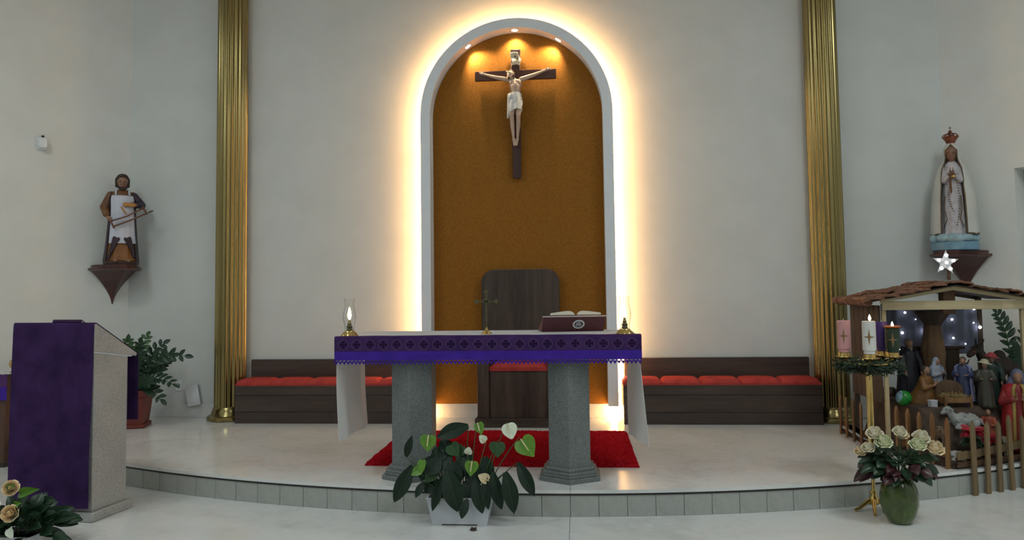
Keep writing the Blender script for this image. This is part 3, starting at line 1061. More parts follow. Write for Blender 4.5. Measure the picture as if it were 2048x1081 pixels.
t = thing('lectern_cloth', 'long plain purple cloth hanging down the front of the lectern', 'cloth', (-2.838, 4.603, LOWF), math.radians(-8))
pl = [(-0.020, 0.085 + 0.0585 * k) for k in range(20)] + [(-0.018, 1.235), (-0.017, 1.258), (-0.008, 1.268), (0.004, 1.266)]
for k in range(1, 9): pl.append((0.004 + 0.376 * k / 8, 1.266 - 0.222 * k / 8))
pl += [(0.386, 1.030)] + [(0.386, 1.03 - 0.045 * k) for k in range(1, 11)]
def lc(u, v):
    y, z = pl[int(round(v * (len(pl) - 1)))]
    x = (u - 0.5) * 0.630
    fr = max(0.0, (1.2 - z)) if y < 0 else 0.0
    x *= 1 - 0.022 * fr
    x += 0.008 * fr * math.sin(z * 7 + 1) * (u - 0.3)
    y -= (0.006 + 0.012 * (math.sin(u * 9 + z * 1.5) + 1)) * min(1, fr * 1.2) * 0.8
    if y < 0 and z < 0.2: z += 0.006 * math.sin(u * 8)
    if y > 0.38: y += 0.008 * (math.sin(u * 8) + 1) * (1.03 - z)
    return (x, y, z)
MB().grid(lc, 40, len(pl) - 1).thicken(0.002).build('cloth_sheet', M['purple'], t, 60)
t = thing('lectern_book', 'thin dark book lying on top of the lectern, just peeping over', 'book', (-2.838, 4.603, LOWF), math.radians(-8))
Mk = T(0.08, 0.004, 1.271) @ Matrix.Rotation(-math.atan2(0.222, 0.376), 4, 'X')
MB().box(-0.11, 0.11, 0.0, 0.28, 0.0, 0.004, 0.001, M=Mk).box(-0.11, 0.11, 0.0, 0.28, 0.014, 0.018, 0.001, M=Mk).box(-0.11, 0.11, 0.0, 0.005, 0.0, 0.018, M=Mk).build('cover', mat('dark_violet_binding', (0.045, 0.020, 0.06), rough=0.6, spec=0.1), t)
MB().box(-0.106, 0.106, 0.006, 0.275, 0.004, 0.014, M=Mk).build('page_block', M['paper'], t)

# ---------------------------------------------------------------- leaves and flowers
def leaf_mesh(name, material, outline, curl=0.12, fold=0.10, nu=6, nv=9):
    """unit leaf: x -0.5..0.5, y 0..1; outline(v) gives half width 0..0.5"""
    def fn(u, v):
        w = outline(v)
        x = (u - 0.5) * 2 * w
        notch = 0.0
        return (x, v, fold * abs(u - 0.5) * 2 * w * 2 - curl * (v - 0.35) ** 2 * 1.6)
    b = MB().grid(fn, nu, nv)
    return b.mesh(name, material, 180)
def o_lance(v): return 0.5 * (math.sin(PI * min(1, v * 0.96 + 0.02)) ** 0.8) * (1.0 if v < 0.4 else 1.0)
def o_heart(v): return 0.5 * max(0.0, (1 - (max(0, v - 0.30) / 0.70) ** 1.7)) * min(1, (v + 0.03) * 7) ** 0.45
def o_oval(v): return 0.5 * math.sqrt(max(0.0, 1 - (2 * v - 1) ** 2)) + 0.004
def heart_leaf(name, material, cup=0.10, heart=0.8):
    """heart-shaped leaf: rounded lobes at the stalk end, tip at y = 1"""
    b = MB()
    n, rr = 28, 5
    def edge(t_):
        hx = 0.5 * math.sin(t_) ** 3
        hy = (12 - (13 * math.cos(t_) - 5 * math.cos(2 * t_) - 2 * math.cos(3 * t_) - math.cos(4 * t_))) / 29
        ex_ = 0.5 * math.sin(t_) * (1 - 0.18 * (0.5 - 0.5 * math.cos(t_)) ** 2)
        ey_ = 0.5 - 0.5 * math.cos(t_)
        return Vector((hx * heart + ex_ * (1 - heart), hy * heart + ey_ * (1 - heart)))
    c = Vector((0, 0.42))
    cv_ = None
    rings = []
    for k in range(1, rr + 1):
        ring = []
        for i in range(n):
            p = c.lerp(edge(2 * PI * i / n), k / rr)
            z = cup * (p.x * p.x * 3.0) - cup * (p.y - 0.3) ** 2 * 1.3
            ring.append(b.bm.verts.new((p.x, p.y, z)))
        rings.append(ring)
    cen = b.bm.verts.new((c.x, c.y, -cup * 0.02))
    for i in range(n):
        b.face((cen, rings[0][i], rings[0][(i + 1) % n]))
        for k in range(rr - 1):
            b.face((rings[k][i], rings[k + 1][i], rings[k + 1][(i + 1) % n], rings[k][(i + 1) % n]))
    return b.mesh(name, material, 180)
def leafmat(name, a, b, rough=0.35, sp=0.5):
    m = bpy.data.materials.new(name)
    n = N(m)
    v = n.coords((1, 1, 1))
    f = n.noise(v, 5, 5)
    tc = n.add('ShaderNodeTexCoord')
    s = n.add('ShaderNodeSeparateXYZ')
    n.link(tc.outputs['Object'], s.inputs[0])
    rib = n.math('LESS_THAN', n.math('ABSOLUTE', s.outputs[0]), 0.018)
    wv = n.math('SINE', n.math('MULTIPLY', n.math('SUBTRACT', s.outputs[1], n.math('MULTIPLY', n.math('ABSOLUTE', s.outputs[0]), 0.8)), 42.0))
    side = n.math('MULTIPLY', n.math('GREATER_THAN', wv, 0.93), 0.35)
    c = n.ramp(f, [(0.35, b), (0.65, a)])
    c = n.mix(n.math('MAXIMUM', n.math('MULTIPLY', rib, 0.5), side), c, tuple(min(1, x * 1.9 + 0.01) for x in a))
    n.link(c, n.p.inputs['Base Color'])
    n.p.inputs['Roughness'].default_value = rough
    n.p.inputs['Specular IOR Level'].default_value = sp
    return m
M['leaf_dark'] = leafmat('dark_green_leaf', (0.010, 0.027, 0.014), (0.006, 0.016, 0.009), 0.5, 0.3)
M['leaf_mid'] = leafmat('mid_green_leaf', (0.026, 0.085, 0.020), (0.016, 0.05, 0.014), 0.45)
M['leaf_lite'] = leafmat('fresh_green_spathe', (0.13, 0.29, 0.030), (0.085, 0.20, 0.022), 0.4)
M['leaf_yel'] = leafmat('yellow_green_leaf', (0.22, 0.30, 0.04), (0.12, 0.18, 0.03), 0.4)
M['spathe_w'] = leafmat('white_spathe', (0.78, 0.84, 0.68), (0.68, 0.76, 0.58), 0.45)
M['spathe_c'] = leafmat('cream_spathe', (0.78, 0.66, 0.42), (0.62, 0.46, 0.24), 0.45)
M['stem'] = mat('green_stem', (0.05, 0.11, 0.03), (0.03, 0.07, 0.02), rough=0.5)
M['soil'] = mat('potting_soil', (0.03, 0.02, 0.015), rough=1.0, scale=60, bump=0.6)
LEAF = {k: heart_leaf('heart_leaf', M[k], 0.12, 0.35 if k.startswith('spathe') else 0.62) for k in ('leaf_mid', 'leaf_lite', 'leaf_yel', 'spathe_w', 'spathe_c')}
LEAF['leaf_dark'] = leaf_mesh('lance_leaf', M['leaf_dark'], lambda v: 0.5 * (math.sin(PI * min(1.0, (v * 0.9 + 0.1)) ** 1.15)) ** 0.85 if v < 1 else 0.002, 0.25, 0.16, 8, 12)

def stem_to(parent, p0, p1, r=0.003, m=None, sag=0.3):
    p0, p1 = Vector(p0), Vector(p1)
    mid = p0.lerp(p1, 0.55) + Vector((0, 0, (p1 - p0).length * 0.12))
    pts = [p0.lerp(mid, k / 4).lerp(mid.lerp(p1, k / 4), k / 4) for k in range(5)]
    return MB().tube(pts, [r, r, r, r * 0.9, r * 0.8], 6).build('stem', m or M['stem'], parent, 180)

# anthurium in a white planter (values in millimetres from the planter's foot centre)
t = thing('anthurium_planter', 'white rectangular planter of anthuriums with white and green blooms before altar', 'potted plant', (-0.166, 4.66, LOWF))
b = MB()
def trough(w0, d0, w1, d1, h, wall=0.008, foot=0.010):
    b = MB()
    def rect(w, d, z): return [(-w, -d, z), (w, -d, z), (w, d, z), (-w, d, z)]
    b.loft([rect(w0, d0, foot), rect(w1, d1, h), rect(w1 + 0.004, d1 + 0.004, h), rect(w1 + 0.004, d1 + 0.004, h + 0.008), rect(w1 - wall, d1 - wall, h + 0.008), rect(w1 - wall, d1 - wall, h - 0.02)], True)
    for sx in (-1, 1):
        b.box(sx * w0 - 0.03 - sx * 0.03, sx * w0 + 0.03 - sx * 0.03, -d0, d0, 0.0, foot + 0.004, 0.002)
    return b
trough(0.170, 0.075, 0.200, 0.098, 0.165).build('planter', mat('white_planter_plastic', (0.60, 0.62, 0.66), rough=0.45), t, 20)
MB().box(-0.185, 0.185, -0.085, 0.085, 0.135, 0.150).build('soil', M['soil'], t)
ANTH = [('leaf_dark', (46, 589), (-152, 527), 100, 30), ('leaf_lite', (-196, 552), (-203, 441), 104, -30), ('leaf_dark', (-349, 399), (-302, 538), 51, 0),
        ('leaf_lite', (-229, 406), (-239, 309), 55, -60), ('leaf_lite', (-235, 345), (-302, 303), 62, -50), ('leaf_dark', (-299, 355), (-409, 138), 95, -40),
        ('leaf_dark', (-224, 255), (-275, 170), 51, -30), ('leaf_lite', (105, 619), (135, 540), 64, 10), ('spathe_w', (296, 622), (329, 522), 98, -20),
        ('spathe_w', (160, 494), (122, 538), 52, 0), ('spathe_w', (48, 421), (60, 472), 52, -30), ('leaf_mid', (237, 509), (233, 406), 106, -20),
        ('leaf_lite', (372, 528), (462, 412), 132, -10), ('leaf_lite', (83, 402), (72, 303), 84, -70), ('spathe_c', (190, 276), (123, 314), 62, -80),
        ('leaf_dark', (358, 369), (462, 175), 84, 0), ('leaf_dark', (285, 325), (344, 87), 99, -60), ('leaf_dark', (208, 318), (261, 105), 84, -50),
        ('leaf_dark', (98, 281), (149, 90), 88, -80), ('leaf_dark', (-71, 333), (2, 101), 130, -85), ('leaf_dark', (54, 171), (23, 67), 59, -105),
        ('leaf_yel', (-145, 200), (-123, 138), 62, -90), ('leaf_mid', (-71, 487), (-12, 406), 92, 0), ('leaf_dark', (-130, 399), (-196, 303), 103, -20),
        ('leaf_dark', (-101, 303), (-159, 101), 59, -85), ('leaf_dark', (164, 303), (182, 112), 66, -80), ('leaf_dark', (20, 400), (-40, 250), 110, -20),
        ('leaf_dark', (60, 380), (110, 230), 110, -10), ('leaf_dark', (-60, 420), (-170, 330), 110, 0), ('leaf_dark', (-20, 300), (-60, 150), 110, -60),
        ('leaf_mid', (-160, 330), (-215, 250), 80, -30), ('leaf_dark', (150, 400), (180, 250), 100, 20), ('leaf_dark', (-150, 260), (-225, 190), 90, 10),
        ('leaf_mid', (20, 470), (-30, 400), 80, 20), ('leaf_dark', (-170, 440), (-120, 330), 100, 30), ('leaf_dark', (110, 250), (60, 130), 100, -40),
        ('leaf_dark', (-190, 400), (-250, 260), 105, 10), ('leaf_dark', (-110, 460), (-160, 380), 100, 20), ('leaf_dark', (0, 450), (40, 330), 105, 25), ('leaf_dark', (-60, 380), (-10, 240), 120, -40),
        ('leaf_dark', (40, 270), (80, 150), 110, -50), ('leaf_dark', (-130, 500), (-60, 420), 90, 40), ('leaf_dark', (-40, 240), (-110, 170), 90, -20)]
for k, (mt, bs, tp, w, dy) in enumerate(ANTH):
    yb = dy / 1000.0
    B = Vector((bs[0] / 1000, yb, bs[1] / 1000))
    P = Vector((tp[0] / 1000, yb - (0.05 if mt == 'leaf_dark' else 0.02), tp[1] / 1000))
    nrm = Vector(((k * 37 % 11 - 5) * 0.05, -1, 0.45 if mt != 'leaf_dark' else 0.35))
    nm_ = 'flower' if mt in ('spathe_w', 'spathe_c') else 'leaf'
    lf = inst(nm_, LEAF[mt], t, frame(B, P, w / 1000.0 * (1.0 if mt == 'leaf_dark' else 1.05), nrm, 0.5 if mt == 'leaf_dark' else 0.9))
    if mt in ('spathe_w', 'leaf_lite', 'spathe_c') and k in (1, 7, 8, 9, 10, 12, 13, 14):
        d = (P - B)
        MB().cap(B + d * 0.10 + Vector((0, -0.010, 0.0)), B + d * 0.62 + Vector((0, -0.030, 0)), 0.0045, 0.003, 8).build('spadix', M['spathe_c'], t, 180)
    root = Vector((max(-0.13, min(0.13, B.x * 0.45)), 0.0, 0.145))
    stem_to(t, root, B, 0.0035, mat('purple_stem', (0.06, 0.05, 0.035), rough=0.5) if False else M['stem'])

b = MB().grid(lambda u, v: ((u - 0.5) * 0.045 * (1 - 0.4 * v), (v - 0.5) * 0.03, 0.004 + 0.012 * abs(u - 0.5) + 0.008 * v * v), 6, 5).thicken(0.002)
o = b.build('dry_leaf', mat('dry_brown_leaf', (0.045, 0.028, 0.018), rough=0.8), None, 180, (-0.068, 4.50, LOWF))
tag(o, 'tiny dark brown dry leaf on the floor before the white planter', 'leaf')

# glossy plant with paired leaflets (both corners)
M['zz'] = mat('glossy_dark_leaflet', (0.020, 0.055, 0.026), (0.012, 0.034, 0.018), rough=0.35, scale=3)
M['zzlite'] = mat('glossy_green_leaflet', (0.060, 0.14, 0.050), (0.04, 0.10, 0.035), rough=0.35, scale=3)
ZZ = [leaf_mesh('leaflet', m, lambda v: 0.5 * math.sin(PI * min(1, v * 0.93 + 0.05)) ** 0.75, 0.10, 0.12, 4, 6) for m in (M['zz'], M['zzlite'])]
def zz_stem(parent, p0, p1, p2, pairs=8, L=0.075, W=0.036, lite=0, start=0.30, normal=(0, -1, 0.3)):
    p0, p1, p2 = Vector(p0), Vector(p1), Vector(p2)
    f = lambda t_: p0.lerp(p1, t_).lerp(p1.lerp(p2, t_), t_)
    pts = [f(k / 10) for k in range(11)]
    MB().tube(pts, [0.008 - 0.0055 * k / 10 for k in range(11)], 6).build('stem', M['stem'], parent, 180)
    for k in range(pairs):
        tt = start + (1 - start) * k / (pairs - 0.5)
        p = f(tt)
        d = (f(min(1, tt + 0.02)) - f(tt - 0.02)).normalized()
        n = Vector(normal).normalized()
        s = d.cross(n).normalized()
        sc = (1.0 - 0.35 * abs(tt - 0.6) / 0.4)
        for sg in (-1, 1):
            tip = p + (s * sg * 0.82 + d * 0.62 + n * (0.10 + 0.10 * rnd.random())).normalized() * L * sc
            inst('leaf', ZZ[lite], parent, frame(p, tip, W * sc, n + d * 0.3 + s * sg * 0.3, 1.0))
    tip = p2 + (p2 - f(0.95)).normalized() * L * 0.8
    inst('leaf', ZZ[lite], parent, frame(p2, tip, W * 0.8, normal))
M['terracotta'] = mat('red_brown_pot', (0.17, 0.028, 0.020), (0.13, 0.020, 0.015), rough=0.5, scale=6)
def square_pot(parent, w0, w1, h):
    b = MB()
    def rect(w, z): return [(-w, -w, z), (w, -w, z), (w, w, z), (-w, w, z)]
    b.loft([rect(w0, 0.03), rect(w1, h - 0.06), rect(w1 + 0.012, h - 0.06), rect(w1 + 0.016, h), rect(w1, h), rect(w1 - 0.006, h - 0.04)], True)
    b.build('pot', M['terracotta'], parent, 20)
    MB().box(-w0 - 0.02, w0 + 0.02, -w0 - 0.02, w0 + 0.02, 0.0, 0.035, 0.006).build('saucer', M['terracotta'], parent)
    MB().box(-w1 + 0.004, w1 - 0.004, -w1 + 0.004, w1 - 0.004, h - 0.05, h - 0.035).build('soil', M['soil'], parent)
t = thing('zz_plant', 'glossy dark green plant in a red-brown pot behind the lectern', 'potted plant', (-3.735, 6.90, UPF), math.radians(18))
square_pot(t, 0.125, 0.155, 0.36)
H = 0.33
for p1, p2, L, lite, nr in (((0.12, -0.10, 0.75), (0.50, -0.16, 0.68), 0.085, 0, (-0.2, -1, 0.2)), ((0.05, -0.05, 0.70), (0.10, 0.10, 0.86), 0.075, 1, (0, -1, 0.3)),
               ((0.20, 0.02, 0.62), (0.34, 0.05, 0.66), 0.085, 0, (0.2, -1, 0.4)), ((0.16, -0.12, 0.55), (0.40, -0.20, 0.42), 0.085, 0, (0, -0.6, 1)),
               ((0.12, -0.16, 0.50), (0.30, -0.20, 0.28), 0.080, 0, (0.3, -1, 0.6)), ((-0.06, 0.0, 0.70), (-0.02, -0.1, 0.84), 0.075, 1, (0.3, -1, 0.1)),
               ((0.02, -0.1, 0.62), (0.13, -0.18, 0.70), 0.080, 0, (0, -1, 0.3)), ((-0.10, -0.1, 0.55), (-0.25, -0.1, 0.66), 0.08, 0, (0, -1, 0.3)),
               ((0.05, 0.08, 0.66), (0.24, 0.14, 0.78), 0.08, 0, (0, -1, 0.3)), ((0.10, -0.02, 0.52), (0.26, -0.08, 0.54), 0.085, 0, (0, -1, 0.5)),
               ((0.0, 0.05, 0.6), (0.06, 0.0, 0.80), 0.07, 0, (0.2, -1, 0.2)), ((0.08, -0.12, 0.45), (0.20, -0.2, 0.44), 0.085, 0, (0.1, -1, 0.4))):
    zz_stem(t, (p1[0] * 0.35, p1[1] * 0.35, H), p1, p2, 6, L * 1.25, L * 0.68, lite, 0.32, nr)

# ---------------------------------------------------------------- wall brackets
def bracket(side, lab):
    # origin on the flared wall, local -y points into the room
    s0 = 0.155
    d = Vector((side * math.sin(ANG), -math.cos(ANG), 0))
    nrm = Vector((side * math.cos(ANG), math.sin(ANG), 0))
    p = Vector((side * HALF, WALL_Y, 0)) + d * s0
    rz = math.atan2(-nrm.x, nrm.y)
    t = thing('wall_bracket', lab, 'bracket', (p.x, p.y, 1.925), rz, 'mahogany statue brackets')
    def plan(w, dp, z, ch=0.34): return [(-w, 0, z), (-w, -dp * ch, z), (-w * 0.55, -dp * 0.86, z), (0, -dp, z), (w * 0.55, -dp * 0.86, z), (w, -dp * ch, z), (w, 0, z)]
    MB().loft([plan(0.205, 0.43, 0.0), plan(0.205, 0.43, -0.030)], True).build('shelf', M['mahogany'], t, 25)
    MB().loft([plan(0.222, 0.455, -0.028), plan(0.235, 0.47, -0.036), plan(0.235, 0.47, -0.048), plan(0.21, 0.435, -0.062)], True).build('moulding', M['mahogany'], t, 40)
    rings = []
    for k in range(13):
        f = k / 12
        g = (1 - f) ** 1.55 * 0.97 + 0.03
        w, dp, z = 0.205 * g, 0.40 * g, -0.060 - 0.34 * f
        rings.append([(-w, 0, z), (-w, -dp * 0.18, z), (0, -dp, z), (w, -dp * 0.18, z), (w, 0, z)])
    MB().loft(rings, True).build('corbel', M['mahogany'], t, 25)
    return t
bracket(-1, 'mahogany corner bracket carrying the carpenter statue')
bracket(1, 'mahogany corner bracket carrying the crowned woman statue')

# ---------------------------------------------------------------- figure helpers
def robe_rings(rows, seg=64, folds=9, phase=0.0):
    out = []
    for (z, rx, ry, cx, cy, amp) in rows:
        ring = []
        for i in range(seg):
            a = 2 * PI * i / seg
            f = 1 + amp * (math.sin(folds * a + phase + z * 3) + 0.45 * math.sin((folds * 2 - 3) * a + 1.3 - z * 2))
            ring.append((cx + rx * f * math.cos(a), cy + ry * f * math.sin(a), z))
        out.append(ring)
    return out
def lerp_rows(rows, n):
    """smooth resampling of loft rows"""
    out = []
    m = len(rows) - 1
    for k in range(n + 1):
        t_ = k / n * m
        i = min(int(t_), m - 1)
        f = t_ - i
        f = f * f * (3 - 2 * f) * 0.5 + f * 0.5
        out.append(tuple(a + (b_ - a) * f for a, b_ in zip(rows[i], rows[i + 1])))
    return out
def part_sheet(rows, a0, a1, n=40, off=0.006, amp=0.0, folds=6, thick=0.006):
    """open shell that follows the robe rows between two angles"""
    def fn(u, v):
        r = rows[int(round(v * (len(rows) - 1)))]
        A0 = a0(v) if callable(a0) else a0
        A1 = a1(v) if callable(a1) else a1
        a = A0 + (A1 - A0) * u
        f = 1 + amp * math.sin(folds * a + v * 3) * (1 - v * 0.6)
        return (r[3] + (r[1] + off) * f * math.cos(a), r[4] + (r[2] + off) * f * math.sin(a), r[0])
    return MB().grid(fn, n, len(rows) - 1).thicken(-thick)
def head(b, c, h, yaw=0.0, nod=0.0, neck=None, neck_r=None):
    """head of height h centred at c, facing local -y"""
    R = T(*c) @ RotZ(yaw) @ Matrix.Rotation(nod, 4, 'X')
    b.ell((0, 0.02 * h, 0.10 * h), (0.36 * h, 0.43 * h, 0.40 * h), 18, 12, M=R)
    b.ell((0, -0.06 * h, -0.16 * h), (0.28 * h, 0.31 * h, 0.33 * h), 16, 10, M=R)
    b.ell((0, -0.18 * h, -0.38 * h), (0.13 * h, 0.13 * h, 0.11 * h), 10, 8, M=R)
    b.cap((0, -0.36 * h, 0.06 * h), (0, -0.46 * h, -0.10 * h), 0.045 * h, 0.075 * h, 8, M=R)
    b.ell((0, -0.34 * h, 0.10 * h), (0.22 * h, 0.07 * h, 0.045 * h), 10, 6, M=R)
    b.ell((0, -0.35 * h, -0.235 * h), (0.11 * h, 0.05 * h, 0.035 * h), 10, 6, M=R)
    for s in (-1, 1):
        b.ell((s * 0.36 * h, 0.02 * h, -0.02 * h), (0.04 * h, 0.09 * h, 0.14 * h), 8, 6, M=R)
    if neck is not None:
        b.cap(c, neck, 0.19 * h, neck_r or 0.22 * h)
    return R
def eyes(R, h, parent):
    for s in (-1, 1):
        MB().ell((s * 0.145 * h, -0.355 * h, 0.035 * h), (0.055 * h, 0.03 * h, 0.03 * h), 8, 6, M=R).build('eye', M['darkhair'], parent, 180)
def hand(b, wrist, d, side, s, curl=0.5, out=(0, -1, 0)):
    """palm and five fingers; d points along the fingers, out is the back of the hand, side the thumb's direction"""
    d = Vector(d).normalized()
    o_ = Vector(out).normalized()
    sd = Vector(side).normalized()
    w = Vector(wrist)
    pc = w + d * 0.45 * s
    b.cap(w, w + d * 0.2 * s, 0.17 * s, 0.20 * s)
    b.cap(w + d * 0.2 * s + sd * 0.11 * s, w + d * 0.55 * s + sd * 0.15 * s, 0.13 * s, 0.12 * s)
    b.cap(w + d * 0.2 * s - sd * 0.11 * s, w + d * 0.52 * s - sd * 0.15 * s, 0.13 * s, 0.11 * s)
    for k, ln in enumerate((0.44, 0.50, 0.46, 0.36)):
        p0 = w + d * 0.55 * s + sd * (0.21 - 0.14 * k) * s
        p1 = p0 + (d * (1 - curl * 0.4) - o_ * curl * 0.7).normalized() * ln * 0.52 * s
        p2 = p1 + (d * (1 - curl * 1.3) - o_ * curl * 1.2).normalized() * ln * 0.48 * s
        b.cap(p0, p1, 0.075 * s, 0.066 * s, 8)
        b.cap(p1, p2, 0.066 * s, 0.052 * s, 8)
    q0 = w + d * 0.16 * s + sd * 0.18 * s
    q1 = q0 + (d * 0.6 + sd * 0.7 - o_ * 0.3).normalized() * 0.24 * s
    b.cap(q0, q1, 0.085 * s, 0.075 * s, 8)
    b.cap(q1, q1 + (d * 0.9 + sd * 0.2 - o_ * 0.3).normalized() * 0.2 * s, 0.072 * s, 0.055 * s, 8)

M['skin'] = mat('painted_tan_skin', (0.33, 0.18, 0.115), (0.27, 0.14, 0.085), rough=0.45, scale=20)
M['skin_hand'] = M['skin']
M['brown_robe'] = mat('painted_brown_robe', (0.20, 0.085, 0.030), (0.12, 0.045, 0.018), rough=0.5, scale=8)
M['orange_robe'] = mat('painted_ochre_hem', (0.30, 0.125, 0.030), (0.19, 0.070, 0.016), rough=0.5, scale=8)
M['plum'] = mat('painted_plum_cloak', (0.045, 0.022, 0.038), (0.028, 0.014, 0.026), rough=0.5, scale=8)
M['apron'] = mat('painted_white_apron', (0.66, 0.67, 0.76), (0.54, 0.56, 0.66), rough=0.55, scale=6)

# ---------------------------------------------------------------- carpenter statue
t = thing('carpenter_statue', 'painted statue of a bearded carpenter in white apron holding a saw', 'statue', (-4.035, 7.155, 1.927), math.radians(35))
MB().prism([(0.165 * math.cos(k * PI / 6) * 1.0, 0.135 * math.sin(k * PI / 6)) for k in range(12)], 0.0, 0.030, 'z', bevel=0.004).build('plinth', mat('dark_plinth', (0.06, 0.028, 0.022), rough=0.5), t, 30)
rows = lerp_rows([(0.028, 0.150, 0.118, 0, 0, 0.045), (0.12, 0.140, 0.108, 0, 0, 0.045), (0.25, 0.128, 0.100, 0, 0, 0.035), (0.42, 0.116, 0.092, 0.0, 0, 0.018), (0.56, 0.112, 0.088, 0, 0, 0.008), (0.66, 0.118, 0.082, 0, 0.0, 0.0), (0.72, 0.104, 0.070, 0, 0.004, 0.0), (0.755, 0.050, 0.048, 0, 0.006, 0.0)], 34)
MB().loft(robe_rings(rows, 72, 9), True).build('robe', M['orange_robe'], t, 180)
up_rows = [r for r in rows if r[0] > 0.45]
part_sheet(up_rows, 0, 2 * PI, 48, 0.004, thick=0.003).build('tunic', M['brown_robe'], t, 60)
low = [r for r in rows if r[0] < 0.73]
part_sheet(low, math.radians(-38), math.radians(212), 56, 0.009, 0.03, 7, 0.006).build('cloak', M['plum'], t, 60)
# dark folds of the cloak crossing over the hem
b = MB()
for k, (a0_, a1_, z0_, z1_) in enumerate(((-140, -118, 0.05, 0.26), (-45, -62, 0.07, 0.26), (-52, -78, 0.14, 0.25), (-128, -104, 0.12, 0.25))):
    A, B_ = math.radians(a0_), math.radians(a1_)
    b.cap((0.155 * math.cos(A), 0.122 * math.sin(A), z0_), (0.140 * math.cos(B_), 0.116 * math.sin(B_), z1_), 0.014, 0.020)
blob('cloak_fold', b, 0.007, M['plum'], t, 2)
ap = [r for r in rows if 0.20 < r[0] < 0.70]
part_sheet(ap, lambda v: math.radians(-142 + 4 * v), lambda v: math.radians(-34 - 8 * v), 30, 0.016, 0.022, 16, 0.005).build('apron', M['apron'], t, 60)
for s in (-1, 1):
    MB().tube([(s * 0.062, -0.092, 0.695), (s * 0.060, -0.078, 0.725), (s * 0.056, -0.050, 0.752), (s * 0.052, 0.0, 0.762)], 0.009, 8).build('apron_strap', M['apron'], t, 180)
b = MB()
HC, HH = (0.0, -0.012, 0.838), 0.150
Rh = head(b, HC, HH, 0.0, 0.06, (0, 0.0, 0.735), 0.036)
b.ell((0, 0.0, 0.70), (0.09, 0.055, 0.05))
b.cap((-0.105, 0.0, 0.695), (-0.158, -0.010, 0.575), 0.030, 0.024)
b.cap((-0.158, -0.010, 0.575), (-0.134, -0.070, 0.485), 0.023, 0.016)
hand(b, (-0.134, -0.072, 0.482), (0.35, -0.45, -0.75), (0.5, -0.6, 0.4), 0.075, 0.65, (-1, -0.2, 0.1))
b.cap((0.105, 0.0, 0.695), (0.172, -0.020, 0.605), 0.030, 0.024)
b.cap((0.172, -0.020, 0.605), (0.125, -0.098, 0.600), 0.023, 0.016)
hand(b, (0.120, -0.104, 0.600), (-0.85, -0.35, 0.0), (0, -0.3, 1), 0.080, 0.6, (0, -1, 0.2))
body = blob('body', b, 0.0050, M['skin'], t, 2)
eyes(Rh, HH, body)
b = MB()
b.cap((-0.100, 0.004, 0.700), (-0.160, -0.006, 0.575), 0.046, 0.042)
b.cap((-0.160, -0.006, 0.575), (-0.142, -0.058, 0.505), 0.040, 0.036)
blob('sleeve', b, 0.007, M['brown_robe'], t, 3)
b = MB()
b.cap((0.100, 0.004, 0.700), (0.176, -0.014, 0.610), 0.046, 0.042)
b.cap((0.176, -0.014, 0.610), (0.142, -0.080, 0.600), 0.040, 0.034)
blob('sleeve', b, 0.007, M['plum'], t, 3)
b = MB()
b.ell((0, 0.012, 0.034), (0.062, 0.066, 0.058), M=T(*HC))
b.ell((0, -0.030, 0.062), (0.046, 0.030, 0.022), M=T(*HC))
for k in range(11):
    a = math.radians(-20 + k * 22)
    b.cap((HC[0] + 0.054 * math.cos(a), HC[1] + 0.012 + 0.054 * math.sin(a), HC[2] + 0.030), (HC[0] + 0.056 * math.cos(a), HC[1] + 0.014 + 0.052 * math.sin(a), HC[2] - 0.040), 0.016, 0.012)
hr = blob('hair', b, 0.0055, M['darkhair'], body, 2)
b = MB()
for s in (-1, 1):
    b.cap((s * 0.047, -0.018, HC[2] - 0.020), (s * 0.030, -0.040, HC[2] - 0.062), 0.012, 0.014)
b.cap((-0.020, -0.052, HC[2] - 0.068), (0.020, -0.052, HC[2] - 0.068), 0.017, 0.017)
b.cap((0, -0.054, HC[2] - 0.068), (0, -0.056, HC[2] - 0.088), 0.018, 0.010)
b.cap((-0.016, -0.062, HC[2] - 0.026), (0.016, -0.062, HC[2] - 0.026), 0.006, 0.006)
blob('beard', b, 0.005, M['darkhair'], body, 2)
M['sawwood'] = mat('saw_wood', (0.20, 0.085, 0.05), (0.13, 0.05, 0.03), rough=0.5)
sw = MB()
sw.tube([(-0.105, -0.145, 0.425), (0.04, -0.155, 0.480), (0.195, -0.135, 0.575)], 0.0075, 8)
sw.tube([(-0.075, -0.145, 0.375), (0.06, -0.155, 0.435), (0.275, -0.125, 0.548)], 0.0075, 8)
sw.tube([(-0.115, -0.145, 0.445), (-0.072, -0.146, 0.355)], 0.009, 8)
sw.tube([(0.178, -0.132, 0.585), (0.222, -0.130, 0.508)], 0.009, 8)
sw = sw.build('saw_frame', M['sawwood'], t, 180)
MB().prism([(-0.075, 0.360), (0.235, 0.520), (0.228, 0.532), (-0.082, 0.374)], -0.138, -0.136, 'y').build('blade', M['steel'], sw, 0)
MB().cap((-0.012, -0.140, 0.570), (0.034, -0.138, 0.505), 0.0075, 0.0075, 8).cap((0.025, -0.130, 0.600), (0.10, -0.118, 0.595), 0.024, 0.018).build('mallet', mat('ochre_mallet', (0.55, 0.26, 0.07), (0.40, 0.18, 0.05), rough=0.5), t, 60)
for s in (-1, 1):
    MB().cap((s * 0.05, -0.10, 0.034), (s * 0.06, -0.155, 0.034), 0.022, 0.017).build('foot', M['skin'], t, 180)

